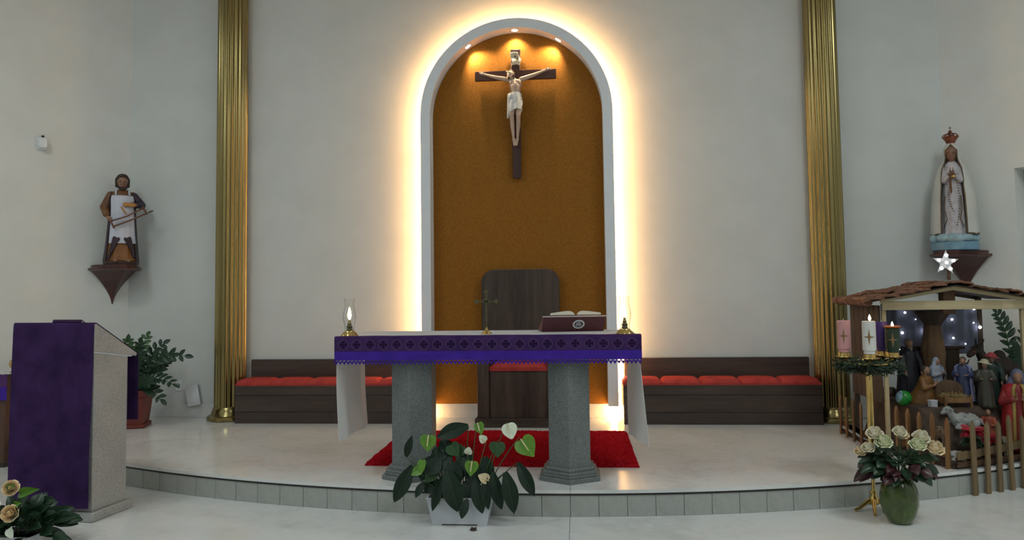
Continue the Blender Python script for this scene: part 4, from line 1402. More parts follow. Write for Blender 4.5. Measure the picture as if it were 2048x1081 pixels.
# ---------------------------------------------------------------- crowned woman statue
t = thing('crowned_woman_statue', 'painted statue of a crowned woman in white mantle with joined hands', 'statue', (4.068, 7.15, 1.927), math.radians(-27))
M['skyblue'] = mat('painted_sky_blue', (0.22, 0.40, 0.52), (0.14, 0.28, 0.40), rough=0.5, scale=12)
M['cloud'] = mat('painted_cloud', (0.42, 0.55, 0.60), (0.26, 0.42, 0.50), rough=0.55, scale=9)
M['mantle'] = mat('painted_cream_mantle', (0.68, 0.67, 0.62), (0.60, 0.59, 0.55), rough=0.55, scale=5)
M['trim_gold'] = mat('dull_gold_trim', (0.20, 0.13, 0.07), (0.12, 0.08, 0.045), rough=0.45, metal=0.3)
m_lilac = mat('painted_lilac_white_robe', (0.62, 0.58, 0.60), (0.48, 0.43, 0.47), rough=0.55, scale=24)
MB().prism([(0.205 * math.cos(k * PI / 4 + PI / 8), 0.165 * math.sin(k * PI / 4 + PI / 8)) for k in range(8)], 0.0, 0.075, 'z', bevel=0.006).build('plinth', M['skyblue'], t, 30)
b = MB()
rr_ = random.Random(3)
for k in range(26):
    a = k * 2.399
    q = 0.14 * math.sqrt((k + 1) / 26)
    b.ell((q * math.cos(a) * 1.15, q * math.sin(a) * 0.9, 0.100 + 0.015 * rr_.random()), (0.055, 0.048, 0.038 + 0.012 * rr_.random()), 12, 8)
blob('cloud', b, 0.010, M['cloud'], t, 2)
rw = lerp_rows([(0.125, 0.110, 0.095, 0, -0.004, 0.05), (0.30, 0.100, 0.086, 0, -0.004, 0.05), (0.50, 0.088, 0.076, 0, -0.004, 0.03), (0.62, 0.078, 0.066, 0, 0, 0.015), (0.74, 0.080, 0.058, 0, 0, 0.0), (0.80, 0.060, 0.045, 0, 0, 0.0), (0.83, 0.030, 0.030, 0, 0, 0.0)], 30)
MB().loft(robe_rings(rw, 72, 11, 0.5), True).build('robe', m_lilac, t, 180)
b = MB()
HC, HH = (0.0, -0.012, 0.905), 0.150
Rh = head(b, HC, HH, 0.0, 0.12, (0, 0.0, 0.80), 0.034)
b.ell((0, 0.0, 0.76), (0.075, 0.045, 0.05))
for s in (-1, 1):
    b.cap((s * 0.070, 0.0, 0.755), (s * 0.066, -0.062, 0.650), 0.026, 0.020)
    b.cap((s * 0.066, -0.062, 0.650), (s * 0.020, -0.105, 0.690), 0.019, 0.014)
    hand(b, (s * 0.014, -0.106, 0.688), (-s * 0.06, -0.16, 1.0), (0, 0.8, 0.3), 0.070, 0.05, (s, -0.1, 0))
body = blob('body', b, 0.0048, mat('painted_olive_skin', (0.25, 0.13, 0.085), (0.20, 0.10, 0.062), rough=0.45, scale=20), t, 2)
eyes(Rh, HH, body)
b = MB()
for s in (-1, 1):
    b.cap((s * 0.068, 0.0, 0.755), (s * 0.064, -0.058, 0.645), 0.034, 0.029)
    b.cap((s * 0.064, -0.058, 0.645), (s * 0.034, -0.096, 0.676), 0.028, 0.021)
blob('sleeve', b, 0.006, m_lilac, t, 3)
# mantle: a shell open at the front that also covers the head
mr = lerp_rows([(0.145, 0.190, 0.135, 0, 0.015, 0), (0.30, 0.183, 0.128, 0, 0.015, 0), (0.50, 0.168, 0.116, 0, 0.014, 0), (0.66, 0.142, 0.100, 0, 0.012, 0), (0.76, 0.112, 0.084, 0, 0.012, 0), (0.815, 0.078, 0.070, 0, 0.012, 0), (0.86, 0.064, 0.066, 0, 0.010, 0), (0.92, 0.064, 0.070, 0, 0.006, 0), (0.965, 0.052, 0.058, 0, 0.006, 0), (0.992, 0.026, 0.030, 0, 0.006, 0), (0.998, 0.004, 0.005, 0, 0.006, 0)], 50)
def gap(v):
    z = mr[int(round(v * (len(mr) - 1)))][0]
    if z < 0.60: return math.radians(33 + 5 * (z - 0.1))
    if z < 0.80: return math.radians(36 + (z - 0.60) * 55)
    if z < 0.93: return math.radians(47)
    return math.radians(max(3, 47 - (z - 0.93) * 900))
part_sheet(mr, lambda v: -PI / 2 + gap(v), lambda v: 1.5 * PI - gap(v), 70, 0.0, 0.018, 9, 0.007).build('mantle', M['mantle'], t, 60)
for s in (-1, 1):
    pts = []
    for k, r in enumerate(mr[:-4]):
        g = gap(k / (len(mr) - 1))
        a = -PI / 2 + s * g
        f = 1 + 0.018 * math.sin(9 * (a if s > 0 else 2 * PI + a) + k / (len(mr) - 1) * 3) * 0.5
        pts.append((r[1] * f * math.cos(a), r[4] + r[2] * f * math.sin(a) - 0.002, r[0]))
    MB().tube(pts, 0.0062, 6).build('mantle_trim', M['trim_gold'], t, 180)
b = MB()
pts = [(mr[0][1] * 1.01 * math.cos(-PI / 2 + gap(0) + (2 * PI - 2 * gap(0)) * k / 60), mr[0][4] + mr[0][2] * 1.01 * math.sin(-PI / 2 + gap(0) + (2 * PI - 2 * gap(0)) * k / 60), 0.150) for k in range(61)]
MB().tube(pts, 0.009, 6).build('hem_trim', M['trim_gold'], t, 180)
# rosary of dark beads, cord and cross
b = MB()
for s, n_ in ((-1, 15), (1, 19)):
    for k in range(n_):
        f = k / (n_ - 1)
        b.ell((s * (0.012 + 0.030 * math.sin(f * PI)) + 0.012, -0.118 + 0.026 * f + 0.0, 0.660 - (0.43 if s > 0 else 0.30) * f), 0.0058, 8, 6)
b.build('rosary', M['trim_gold'], t, 180)
for s in (-1, 1):
    MB().tube([(s * 0.062, -0.085, 0.50), (s * 0.070, -0.092, 0.38), (s * 0.052, -0.100, 0.29), (s * 0.078, -0.092, 0.21)], 0.0045, 6).build('gold_braid', M['trim_gold'], t, 180)
MB().ell((0.012, -0.135, 0.672), (0.020, 0.014, 0.016), 10, 8).build('gold_clasp', M['brass'], t, 180)
MB().cap((-0.016, -0.122, 0.66), (-0.010, -0.108, 0.53), 0.010, 0.007, 8).build('brown_sash', M['brown_robe'], t, 180)
# crown with arches, orb and cross
m_cr = mat('antique_crown_gold', (0.34, 0.12, 0.06), (0.20, 0.05, 0.03), rough=0.35, metal=0.5, scale=30)
cz = 1.005
cr = MB().lathe([(0.030, cz - 0.012), (0.036, cz), (0.048, cz + 0.022), (0.062, cz + 0.045), (0.066, cz + 0.054), (0.060, cz + 0.056), (0.044, cz + 0.026), (0.030, cz + 0.004)], 32, c=(0, 0.004, 0), fn=lambda a, z: 1 + 0.03 * math.cos(a * 8) * (1 if z > cz + 0.03 else 0)).build('crown', m_cr, t, 60)
for k in range(8):
    a = 2 * PI * k / 8 + 0.2
    pts = []
    for j in range(9):
        f = j / 8
        q = 0.062 * math.cos(f * PI / 2) ** 0.7 + 0.004
        pts.append((q * math.cos(a), 0.004 + q * math.sin(a), cz + 0.050 + 0.036 * math.sin(f * PI / 2)))
    MB().tube(pts, 0.0045, 6).build('crown_arch', m_cr, cr, 180)
MB().ell((0, 0.004, cz + 0.040), (0.045, 0.045, 0.036), 16, 10).build('velvet_cap', mat('crimson_velvet', (0.16, 0.012, 0.016), rough=0.8), cr, 180)
MB().ell((0, 0.004, cz + 0.101), 0.017, 14, 10).build('orb', m_cr, cr, 180)
MB().box(-0.003, 0.003, 0.001, 0.007, cz + 0.115, cz + 0.155, 0.001).box(-0.013, 0.013, 0.001, 0.007, cz + 0.137, cz + 0.143, 0.001).build('cross', M['trim_gold'], cr)

# ---------------------------------------------------------------- small things on the left
t = thing('wall_hook', 'tiny white wall mount with black knob high on the left wall', 'wall mount', (-4.662, 6.815, 3.07), math.radians(50))
MB().box(-0.035, 0.035, -0.075, -0.004, 0.0, 0.10, 0.008).build('housing', M['plastic'], t)
MB().lathe([(0.010, 0.100), (0.014, 0.112), (0.012, 0.124), (0.004, 0.128)], 16, c=(0.0, -0.035, 0)).build('knob', M['black'], t)
MB().box(-0.045, 0.045, -0.006, 0.0, -0.015, 0.115, 0.003).build('backplate', M['plastic'], t)

t = thing('wall_socket', 'small white wall socket between the plant and the gold column', 'socket', (-3.568, WALL_Y, 0.67))
MB().box(-0.037, 0.037, -0.009, 0.0, -0.058, 0.058, 0.004).build('plate', M['plastic'], t)
MB().lathe([(0.020, 0.0), (0.020, 0.004), (0.015, 0.004), (0.015, 0.001)], 6, M=T(0, -0.009, 0) @ Matrix.Rotation(PI / 2, 4, 'X')).build('outlet', mat('grey_socket', (0.35, 0.36, 0.4), rough=0.5), t, 20)

t = thing('white_box', 'white junction box hanging askew on the wall above the baseboard', 'box', (-3.392, WALL_Y, 0.567))
t.rotation_euler = (0, math.radians(-11), 0)
MB().box(-0.066, 0.066, -0.045, 0.0, -0.10, 0.10, 0.006).build('case', mat('grey_box_side', (0.50, 0.51, 0.54), rough=0.45), t)
MB().box(-0.070, 0.070, -0.058, -0.044, -0.104, 0.104, 0.005).build('lid', M['plastic'], t)

# ---------------------------------------------------------------- side table at the left edge
t = thing('side_table', 'dark wooden side table at the left edge behind the lectern', 'table', (-4.585, 6.10, LOWF))
MB().box(-0.33, 0.33, -0.17, 0.17, 0.04, 0.755, 0.004).build('cabinet', mat('walnut_side_table', (0.10, 0.048, 0.030), (0.055, 0.026, 0.017), rough=0.5, scale=9, stretch=(1, 1, 0.1)), t)
MB().box(-0.355, 0.355, -0.19, 0.19, 0.755, 0.785, 0.004).build('tabletop', M['chair_x'], t)
MB().box(-0.31, 0.31, -0.15, 0.15, 0.0, 0.04).build('plinth', M['chair_x'], t)
t = thing('side_table_cloth', 'white cloth with purple and violet front band on the side table', 'cloth', (-4.585, 6.10, LOWF + 0.786))
MB().box(-0.362, 0.362, -0.20, 0.20, 0.0, 0.004, 0.001).build('linen_sheet', M['linen'], t)
def stc(z0, z1, y):
    return MB().grid(lambda u, v: (-0.366 + 0.732 * u, y - 0.004 * math.sin(u * 25), z0 + (z1 - z0) * v), 40, 4).thicken(0.002)
stc(-0.110, 0.004, -0.203).build('purple_band', purple_cloth('purple_brocade', (0.12, 0.050, 0.16), (0.08, 0.035, 0.12)), t, 60)
stc(-0.215, -0.105, -0.205).build('violet_band', M['violet'], t, 60)
t = thing('brass_cruet', 'small brass vessel on the side table, half hidden by lectern cloth', 'vessel', (-4.272, 6.03, LOWF + 0.792))
MB().lathe([(0.026, 0.0), (0.028, 0.004), (0.012, 0.012), (0.012, 0.03), (0.030, 0.050), (0.034, 0.075), (0.026, 0.095), (0.030, 0.105)], 24).build('cup', M['brass'], t, 50)
MB().torus((0, 0, 0), 0.020, 0.004, 16, 6, M=T(0.045, 0, 0.07) @ Matrix.Rotation(PI / 2, 4, 'X')).build('handle', M['brass'], t, 180)

# ---------------------------------------------------------------- roses
def rose_mesh(name, material, seed):
    r_ = random.Random(seed)
    b = MB()
    n = 0
    b.ell((0, 0, 0.40), (0.10, 0.10, 0.40), 8, 6)
    for ring, (cnt, rad, ht, opn) in enumerate(((2, 0.13, 0.86, 0.0), (3, 0.21, 0.88, 0.0), (4, 0.30, 0.86, 0.10), (5, 0.39, 0.80, 0.30), (6, 0.47, 0.70, 0.55), (6, 0.52, 0.52, 0.9))):
        for k in range(cnt):
            a0 = 2 * PI * k / cnt + ring * 0.7 + r_.random() * 0.3
            span = 2 * PI / cnt * 0.80
            def fn(u, v):
                a = a0 + (u - 0.5) * 2 * span * (0.55 + 0.45 * math.sin(PI * min(1, v + 0.15)))
                q = rad * (0.40 + 0.60 * math.sin(min(1.0, v * 1.25) * PI / 2)) - (0.06 * v ** 3 if ring < 2 else 0) + opn * 0.16 * v ** 5
                z = ht * v - opn * 0.14 * v ** 5 - 0.14 * (2 * u - 1) ** 2 * v
                return (q * math.cos(a), q * math.sin(a), z)
            b.grid(fn, 5, 5)
    b.ell((0, 0, 0.05), (0.18, 0.18, 0.12), 8, 5)
    return b.mesh(name, material, 180)
def petalmat(name, a, b_):
    m = mat(name, a, b_, rough=0.6, scale=2.5, sub=0.0)
    return m
ROSE_W = [rose_mesh('white_rose', petalmat('ivory_petals', (0.92, 0.88, 0.72), (0.84, 0.76, 0.56)), 1), rose_mesh('cream_rose', petalmat('cream_petals', (0.92, 0.80, 0.56), (0.84, 0.66, 0.42)), 2), rose_mesh('greenish_rose', petalmat('pale_green_petals', (0.84, 0.86, 0.62), (0.74, 0.78, 0.50)), 3)]
ROSE_P = rose_mesh('peach_rose', petalmat('peach_petals', (0.98, 0.80, 0.54), (0.92, 0.68, 0.38)), 4)
def axis_frame(p, d, s):
    d = Vector(d).normalized()
    x = d.orthogonal().normalized()
    y = d.cross(x)
    return Matrix(((x.x * s, y.x * s, d.x * s, p[0]), (x.y * s, y.y * s, d.y * s, p[1]), (x.z * s, y.z * s, d.z * s, p[2]), (0, 0, 0, 1)))
RLEAF = [leaf_mesh('rose_leaf', m, lambda v: 0.5 * math.sin(PI * min(1, v * 0.95 + 0.03)) ** 0.8, 0.2, 0.15, 4, 6) for m in (leafmat('rose_leaf_dark', (0.018, 0.050, 0.022), (0.010, 0.030, 0.014)), leafmat('rose_leaf_red', (0.060, 0.016, 0.022), (0.035, 0.012, 0.014)))]

# arrangement in the lower left corner
t = thing('peach_rose_planter', 'white planter of peach roses and dark foliage before the lectern', 'flower arrangement', (-2.660, 4.13, 0.0))
trough(0.095, 0.080, 0.120, 0.10, 0.235).build('planter', mat('white_planter_plastic_2', (0.62, 0.62, 0.62), rough=0.45), t, 20)
MB().box(-0.108, 0.108, -0.09, 0.09, 0.20, 0.215).build('soil', M['soil'], t)
for k, (x, y, z, d, s) in enumerate(((0.035, -0.13, 0.385, (0.15, -0.9, 0.35), 0.075), (-0.050, -0.03, 0.495, (0.3, -0.8, 0.5), 0.072), (-0.16, -0.08, 0.43, (-0.3, -0.8, 0.5), 0.07), (-0.10, -0.13, 0.33, (-0.2, -1, 0.2), 0.07))):
    inst('rose', ROSE_P, t, axis_frame((x, y, z), d, s))
    stem_to(t, (x * 0.5, y * 0.4, 0.23), (x, y + 0.01, z), 0.003)
for B_, P_, w, mk in (((0.055, -0.10, 0.480), (0.180, -0.12, 0.520), 0.055, 'leaf_lite'), ((0.035, -0.12, 0.43), (0.085, -0.13, 0.445), 0.035, 'leaf_lite'), ((-0.06, -0.05, 0.49), (-0.005, -0.07, 0.53), 0.05, 'leaf_lite'), ((-0.05, -0.12, 0.46), (-0.085, -0.15, 0.37), 0.06, 'spathe_w'), ((0.02, -0.14, 0.31), (0.06, -0.16, 0.26), 0.05, 'spathe_w')):
    inst('leaf', LEAF[mk] if mk != 'leaf_lite' else leaf_mesh('lily_bud', M['leaf_lite'], o_lance, 0.1, 0.35, 5, 8), t, frame(B_, P_, w, (0, -1, 0.3), 1.0))
r_ = random.Random(11)
for k in range(110):
    a = r_.uniform(-PI, PI)
    el = r_.uniform(-0.25, 1.2)
    L = r_.uniform(0.12, 0.25)
    d = Vector((math.cos(a) * math.cos(el) * 1.25, math.sin(a) * math.cos(el) * 0.7 - 0.1, math.sin(el) * 0.7))
    p = Vector((r_.uniform(-0.10, 0.10), r_.uniform(-0.05, 0.06), r_.uniform(0.235, 0.33)))
    B_ = p + d * L * 0.55
    P_ = p + d * L * 1.15
    inst('leaf', RLEAF[0], t, frame(B_, P_, r_.uniform(0.045, 0.075), (r_.uniform(-0.5, 0.5), -1, 0.6), 1.0))
    if k % 3 == 0:
        stem_to(t, p, B_, 0.002)

# ---------------------------------------------------------------- advent candle stand
AV = Vector((2.455, 5.02, LOWF))
t = thing('advent_stand', 'tall brass candle stand with evergreen wreath beside the nativity fence', 'candle stand', AV)
b = MB()
for k in range(3):
    a = (-0.25, PI + 0.25, -1.9)[k]
    b.tube([(0, 0, 0.075), (0.05 * math.cos(a), 0.05 * math.sin(a), 0.055), (0.10 * math.cos(a), 0.10 * math.sin(a), 0.022), (0.135 * math.cos(a), 0.135 * math.sin(a), 0.010)], [0.016, 0.014, 0.011, 0.010], 8)
b.lathe([(0.030, 0.040), (0.034, 0.060), (0.026, 0.085), (0.018, 0.10), (0.022, 0.115), (0.014, 0.125)], 20)
b.build('foot', M['brass'], t, 50)
MB().lathe([(0.012, 0.10), (0.012, 0.42), (0.018, 0.43), (0.021, 0.44), (0.021, 0.855), (0.024, 0.860), (0.024, 0.872), (0.008, 0.885), (0.008, 0.985)], 20).build('pole', M['brass'], t, 40)
RING = 0.150
b = MB().torus((0, 0, 0.945), RING, 0.007, 40, 8)
for k in range(4):
    a = math.radians((-107, -7, 35, -178)[k])
    b.tube([(0, 0, 0.94), (0.09 * math.cos(a), 0.09 * math.sin(a), 0.935), (RING * math.cos(a), RING * math.sin(a), 0.968)], 0.005, 8)
b.build('wreath_ring', M['brass'], t, 50)
M['fir'] = mat('evergreen_needles', (0.016, 0.040, 0.018), (0.008, 0.022, 0.011), rough=0.7, scale=30)
b = MB()
rf = random.Random(5)
for k in range(760):
    a = rf.uniform(0, 2 * PI)
    q = RING + rf.uniform(-0.05, 0.05)
    p = Vector((q * math.cos(a), q * math.sin(a), 0.950 + rf.uniform(-0.060, 0.014)))
    d = Vector((rf.uniform(-1, 1), rf.uniform(-1, 1), rf.uniform(-0.7, 0.45))).normalized()
    L = rf.uniform(0.03, 0.06)
    s = d.orthogonal().normalized() * 0.006
    vs = [b.bm.verts.new(x) for x in (p - s, p + s, p + s * 0.8 + d * L * 0.7, p + d * L, p - s * 0.8 + d * L * 0.7)]
    b.face(vs)
tag(b.build('evergreen', M['fir'], t, 0, recalc=False), kind='stuff')
CANDLES = []
specs = [('white', -107, (0.70, 0.69, 0.66), 0.206, 0.040, True), ('pink', -178, (0.62, 0.30, 0.30), 0.205, 0.040, False), ('purple', 35, (0.055, 0.022, 0.16), 0.190, 0.036, False), ('green', -7, (0.014, 0.034, 0.016), 0.155, 0.044, True)]
labs = {'white': 'white advent candle, burning, with a printed gold star', 'pink': 'pink advent candle, unlit, with a printed gold star', 'purple': 'dark purple advent candle behind the white one', 'green': 'dark green advent candle, burning, with an orange molten rim'}
m_star = mat('star_print', (0.28, 0.17, 0.07), (0.20, 0.12, 0.05), rough=0.6)
for nme, ad, col, h, r, lit in specs:
    a = math.radians(ad)
    px, py = RING * math.cos(a), RING * math.sin(a)
    MB().lathe([(0.010, 0.968), (0.048, 0.978), (0.056, 0.984), (0.055, 0.987), (0.036, 0.987), (0.034, 1.010), (0.030, 1.012), (0.002, 1.012)], 28, c=(px, py, 0)).build('drip_plate', M['brass'], t, 50)
    c = thing('advent_candle', labs[nme], 'candle', AV + Vector((px, py, 1.0125)), 0, 'four advent candles')
    m_w = mat(nme + '_wax', col, tuple(x * 0.9 for x in col), rough=0.5, scale=8)
    MB().lathe([(r - 0.006, 0.0), (r - 0.006, 0.02), (r, 0.022), (r, h - 0.004), (r - 0.004, h), (r - 0.012, h - 0.002), (0.003, h - 0.006)], 32).build('wax', m_w, c, 40)
    MB().tube([(0, 0, h - 0.006), (0.001, 0, h + 0.012)], 0.0015, 6).build('wick', M['black'] if lit else M['linen'], c)
    if nme != 'purple':
        # four-pointed star printed on the wax
        for k in range(4):
            L = 0.052 if k % 2 == 0 else 0.034
            ang = k * PI / 2
            b = MB()
            def ray(u, v):
                x, z = (u - 0.5) * 2 * 0.0075 * (1 - v) * min(1, 0.3 + v * 6), L * v
                X = x * math.cos(ang) + z * math.sin(ang)
                Z = -x * math.sin(ang) + z * math.cos(ang)
                th = -PI / 2 - 0.36 + X / r
                return ((r + 0.0014) * math.cos(th), (r + 0.0014) * math.sin(th), h * 0.52 + Z)
            b.grid(ray, 2, 8)
            b.build('star_ray', m_star, c, 0)
    if lit:
        MB().lathe([(0.001, h + 0.002), (0.006, h + 0.007), (0.0085, h + 0.015), (0.0065, h + 0.026), (0.003, h + 0.035), (0.0005, h + 0.042)], 14, c=(0.006 if nme == 'white' else 0, -0.004, 0)).build('flame', M['flame'], c, 180)
    if nme == 'green':
        MB().lathe([(0.030, h - 0.002), (0.050, h + 0.004), (0.053, h + 0.010), (0.045, h + 0.014), (0.020, h + 0.006)], 28).build('molten_rim', mat('orange_wax', (0.72, 0.20, 0.05), (0.55, 0.12, 0.03), rough=0.4), c, 50)

# ---------------------------------------------------------------- vase of white roses
t = thing('rose_vase', 'green melon-shaped glass vase of white roses before the step', 'flower vase', (2.512, 4.775, LOWF))
b = MB().lathe([(0.052, 0.0), (0.064, 0.006), (0.090, 0.05), (0.105, 0.11), (0.107, 0.16), (0.098, 0.215), (0.078, 0.255), (0.068, 0.275), (0.064, 0.275), (0.070, 0.255), (0.090, 0.215), (0.099, 0.16), (0.094, 0.11), (0.05, 0.02)], 48, fn=lambda a, z: 1 + 0.022 * abs(math.sin(a * 5)))
b.build('vase', mat('olive_green_glaze', (0.075, 0.12, 0.010), (0.030, 0.048, 0.007), rough=0.14, scale=5, coat=0.4), t, 60)
RS = [(-0.135, -0.02, 0.525, 0.062, 0), (-0.105, -0.07, 0.485, 0.062, 2), (0.005, -0.03, 0.545, 0.050, 0), (0.085, -0.07, 0.470, 0.060, 2), (0.130, -0.02, 0.505, 0.062, 0), (0.185, -0.06, 0.445, 0.066, 1), (-0.215, 0.0, 0.420, 0.045, 1), (-0.185, -0.04, 0.450, 0.048, 0), (0.05, 0.05, 0.51, 0.05, 1)]
for x, y, z, s, k in RS:
    inst('rose', ROSE_W[k], t, axis_frame((x, y, z - 0.015), (x * 0.9, -0.30 + y, 0.95), s * 1.35))
    stem_to(t, (x * 0.12, y * 0.1, 0.28), (x, y + 0.008, z), 0.003)
r_ = random.Random(21)
for k in range(150):
    a = r_.uniform(-PI, PI)
    el = r_.uniform(-0.45, 1.0)
    d = Vector((math.cos(a) * math.cos(el), math.sin(a) * math.cos(el) * 0.75, math.sin(el) * 0.75))
    c0 = Vector((0.0, 0.0, 0.345))
    q = r_.uniform(0.05, 0.150)
    B_ = c0 + d * q * Vector((1.25, 1, 1)).length / 1.7
    P_ = B_ + Vector((d.x * 1.2, d.y, d.z - 0.35)) * r_.uniform(0.06, 0.10)
    inst('leaf', RLEAF[1 if (r_.random() < 0.5 and d.z < 0.2) else 0], t, frame(B_, P_, r_.uniform(0.045, 0.070), (d.x, d.y - 0.6, d.z + 0.5), 1.0))
    if k % 4 == 0: stem_to(t, (0, 0, 0.28), B_, 0.002)

# ---------------------------------------------------------------- nativity: ground, fence, hut
def smooth01(x):
    x = max(0.0, min(1.0, x))
    return x * x * (3 - 2 * x)
def ground_z(x, y):
    base = 0.375 + 0.330 * smooth01((y - 5.59 - 0.50 * max(0.0, x - 3.42)) / 0.20) * smooth01((x - 2.99) / 0.10)
    return base + 0.012 * mnoise.noise((x * 9, y * 9, 1)) + 0.006 * mnoise.noise((x * 26, y * 26, 5))
m_paper = mat('crumpled_brown_paper', (0.085, 0.052, 0.035), (0.045, 0.028, 0.020), rough=0.85, scale=14, bump=0.4)
b = MB()
def front_y(x): return PC[1] - math.sqrt(R_UP ** 2 - (x - PC[0]) ** 2) + 0.055
def gnd(u, v):
    yv = 5.50 + 1.12 * v
    x0 = max(2.96, 3.165 - 0.40 * (yv - 5.45))
    x = x0 + (4.105 - x0) * u
    y0 = front_y(x)
    y = y0 + (6.62 - y0) * v
    return (x, y, ground_z(x, y) + 0.010 * math.sin(u * 60 + v * 23) * mnoise.noise((u * 20, v * 20, 9)))
NU, NV = 54, 60
b.grid(gnd, NU, NV)
vs = [v for v in b.bm.verts]
# skirt down to the platform
edge = [e for e in b.bm.edges if len(e.link_faces) == 1]
r = bmesh.ops.extrude_edge_only(b.bm, edges=edge)
for e in r['geom']:
    if isinstance(e, bmesh.types.BMVert):
        e.co.z = UPF + 0.001
o = b.build('nativity_ground', m_paper, None, 30)
tag(o, 'rough brown paper ground of the nativity scene behind the fence', 'ground cover')

M['picket'] = wood('orange_picket_wood', (0.15, 0.065, 0.022), (0.30, 0.15, 0.055), 'z', 7, 0.6)
M['picket2'] = wood('weathered_picket_wood', (0.12, 0.075, 0.033), (0.26, 0.175, 0.085), 'z', 7, 0.6)
M['bark'] = mat('rough_bark', (0.13, 0.065, 0.035), (0.055, 0.026, 0.016), rough=0.9, scale=18, stretch=(0.4, 1, 1), bump=0.8, bscale=40, bdist=0.01)
t = thing('picket_fence', 'weathered picket fence section hanging down over the marble step', 'fence', (3.1, 5.45, UPF), 0, 'nativity fence sections')
def picket(x, y, z0, z1, w, rz, lean, m):
    h = z1 - z0
    p = [(-w / 2, 0), (w / 2, 0), (w / 2 * 0.96, h - w * 0.9), (0.0, h), (-w / 2 * 0.96, h - w * 0.9)]
    b = MB().prism(p, -0.008, 0.008, 'y', bevel=0.002, M=T(x - 3.1, y - 5.45, z0 - UPF) @ RotZ(rz) @ Matrix.Rotation(lean, 4, 'Y'))
    b.build('picket', m, t, 20)
def arc_y(x): return PC[1] - math.sqrt(R_UP ** 2 - (x - PC[0]) ** 2)
rp = random.Random(9)
for x in (3.268, 3.378, 3.485, 3.592, 3.70, 3.81):
    y = arc_y(x) - 0.020
    sl_ = math.atan((x - PC[0]) / math.sqrt(R_UP ** 2 - (x - PC[0]) ** 2))
    picket(x, y, LOWF, 0.668 + rp.uniform(-0.01, 0.03), 0.040, sl_, rp.uniform(-0.03, 0.03), M['picket2'])
def rail(pts, r, m=None):
    pts = [(p[0] - 3.1, p[1] - 5.45, p[2] - UPF) for p in pts]
    n = []
    for a, c in zip(pts, pts[1:]):
        for k in range(4): n.append(Vector(a).lerp(Vector(c), k / 4) + Vector((0, 0, rp.uniform(-0.004, 0.004))))
    n.append(Vector(pts[-1]))
    b = MB()
    rings = []
    for p in n:
        rings.append([(p.x, p.y - 0.008, p.z - r), (p.x, p.y + 0.008, p.z - r), (p.x, p.y + 0.008, p.z + r), (p.x, p.y - 0.008, p.z + r)])
    b.loft(rings, True).build('rail', m or M['picket2'], t, 20)
rail([(x, arc_y(x) + 0.030, 0.430 + 0.01 * k) for k, x in enumerate((3.16, 3.30, 3.45, 3.62, 3.82))], 0.026)
rail([(x, arc_y(x) + 0.034, 0.375) for x in (3.16, 3.45, 3.82)], 0.018, M['bark'])
SIDE = ((3.135, 5.43, 0.690), (3.105, 5.565, 0.70), (3.065, 5.68, 0.69), (3.025, 5.775, 0.70), (2.98, 5.845, 0.71))
SIDE2 = ((2.85, 6.05, 0.69), (2.845, 6.20, 0.68), (2.845, 6.36, 0.69), (2.845, 6.52, 0.68), (2.85, 6.68, 0.67))
for run, lab in ((SIDE, 'orange wooden picket fence section angled beside the rose vase'), (SIDE2, 'orange wooden picket fence section beside the stable wall and gold column')):
    t = thing('picket_fence', lab, 'fence', (3.1, 5.45, UPF), 0, 'nativity fence sections')
    for x, y, zt in run:
        picket(x - 0.022, y, UPF, zt, 0.042, math.radians(32 if y < 5.5 else (38 if y < 6 else 60)), rp.uniform(-0.03, 0.03), M['picket'])
    rail([(x, y + 0.02, 0.43) for x, y, zt in run], 0.022, M['picket'])
    rail([(x, y + 0.02, 0.364) for x, y, zt in run[::2]], 0.020, M['bark'])

# hut
HX, HY0, HY1 = 3.405, 5.86, 6.52
t = thing('stable_hut', 'open wooden nativity stable with shallow bark roof', 'hut', (HX, HY0, UPF))
M['pine'] = wood('pale_pine', (0.40, 0.31, 0.17), (0.60, 0.50, 0.31), 'x', 6, 0.6)
M['pine_z'] = wood('pale_pine_upright', (0.36, 0.27, 0.14), (0.56, 0.45, 0.27), 'z', 6, 0.6)
M['darkwood'] = wood('dark_stable_wood', (0.035, 0.020, 0.013), (0.085, 0.052, 0.033), 'z', 6, 0.7)
D = HY1 - HY0
b = MB()
bw = 0.52
MB().box(-bw, bw, -0.010, 0.010, 1.085, 1.152, 0.002).build('front_beam', M['pine'], t)
for s in (-1, 1):
    MB().prism([(s * 0.0, 1.262), (s * bw * 1.02, 1.165), (s * bw * 1.02, 1.140), (s * 0.0, 1.232)], -0.008, 0.012, 'y').build('rafter', M['pine'], t, 20)
    MB().prism([(s * 0.0, 1.262), (s * bw * 1.02, 1.165), (s * bw * 1.02, 1.140), (s * 0.0, 1.232)], D - 0.012, D + 0.008, 'y').build('rafter', M['darkwood'], t, 20)
for s in (-1, 1):
    MB().box(s * (bw - 0.02) - 0.014, s * (bw - 0.02) + 0.014, 0.012, 0.040, 0.02 if s < 0 else 0.34, 1.085, 0.002).build('post', M['pine_z'], t)
    MB().box(s * (bw - 0.02) - 0.018, s * (bw - 0.02) + 0.018, D - 0.05, D - 0.012, 0.05, 1.16, 0.002).build('post', M['darkwood'], t)
MB().box(-0.045, 0.045, 0.06, 0.14, 1.05, 1.24, 0.006).build('king_post', mat('brown_king_post', (0.16, 0.085, 0.045), (0.10, 0.05, 0.026), rough=0.7), t)
for k in range(6):
    MB().box(-bw - 0.012, -bw + 0.002, 0.04 + k * 0.1, 0.04 + k * 0.1 + 0.096, 0.38, 1.12, 0.003).build('side_board', M['darkwood'], t)
MB().box(-0.15, 0.28, D - 0.14, D - 0.12, 0.40, 0.755, 0.003).build('back_ledge', M['darkwood'], t)
MB().box(-0.18, 0.32, D - 0.155, D - 0.108, 0.745, 0.770, 0.003).build('ledge_top', M['darkwood'], t)
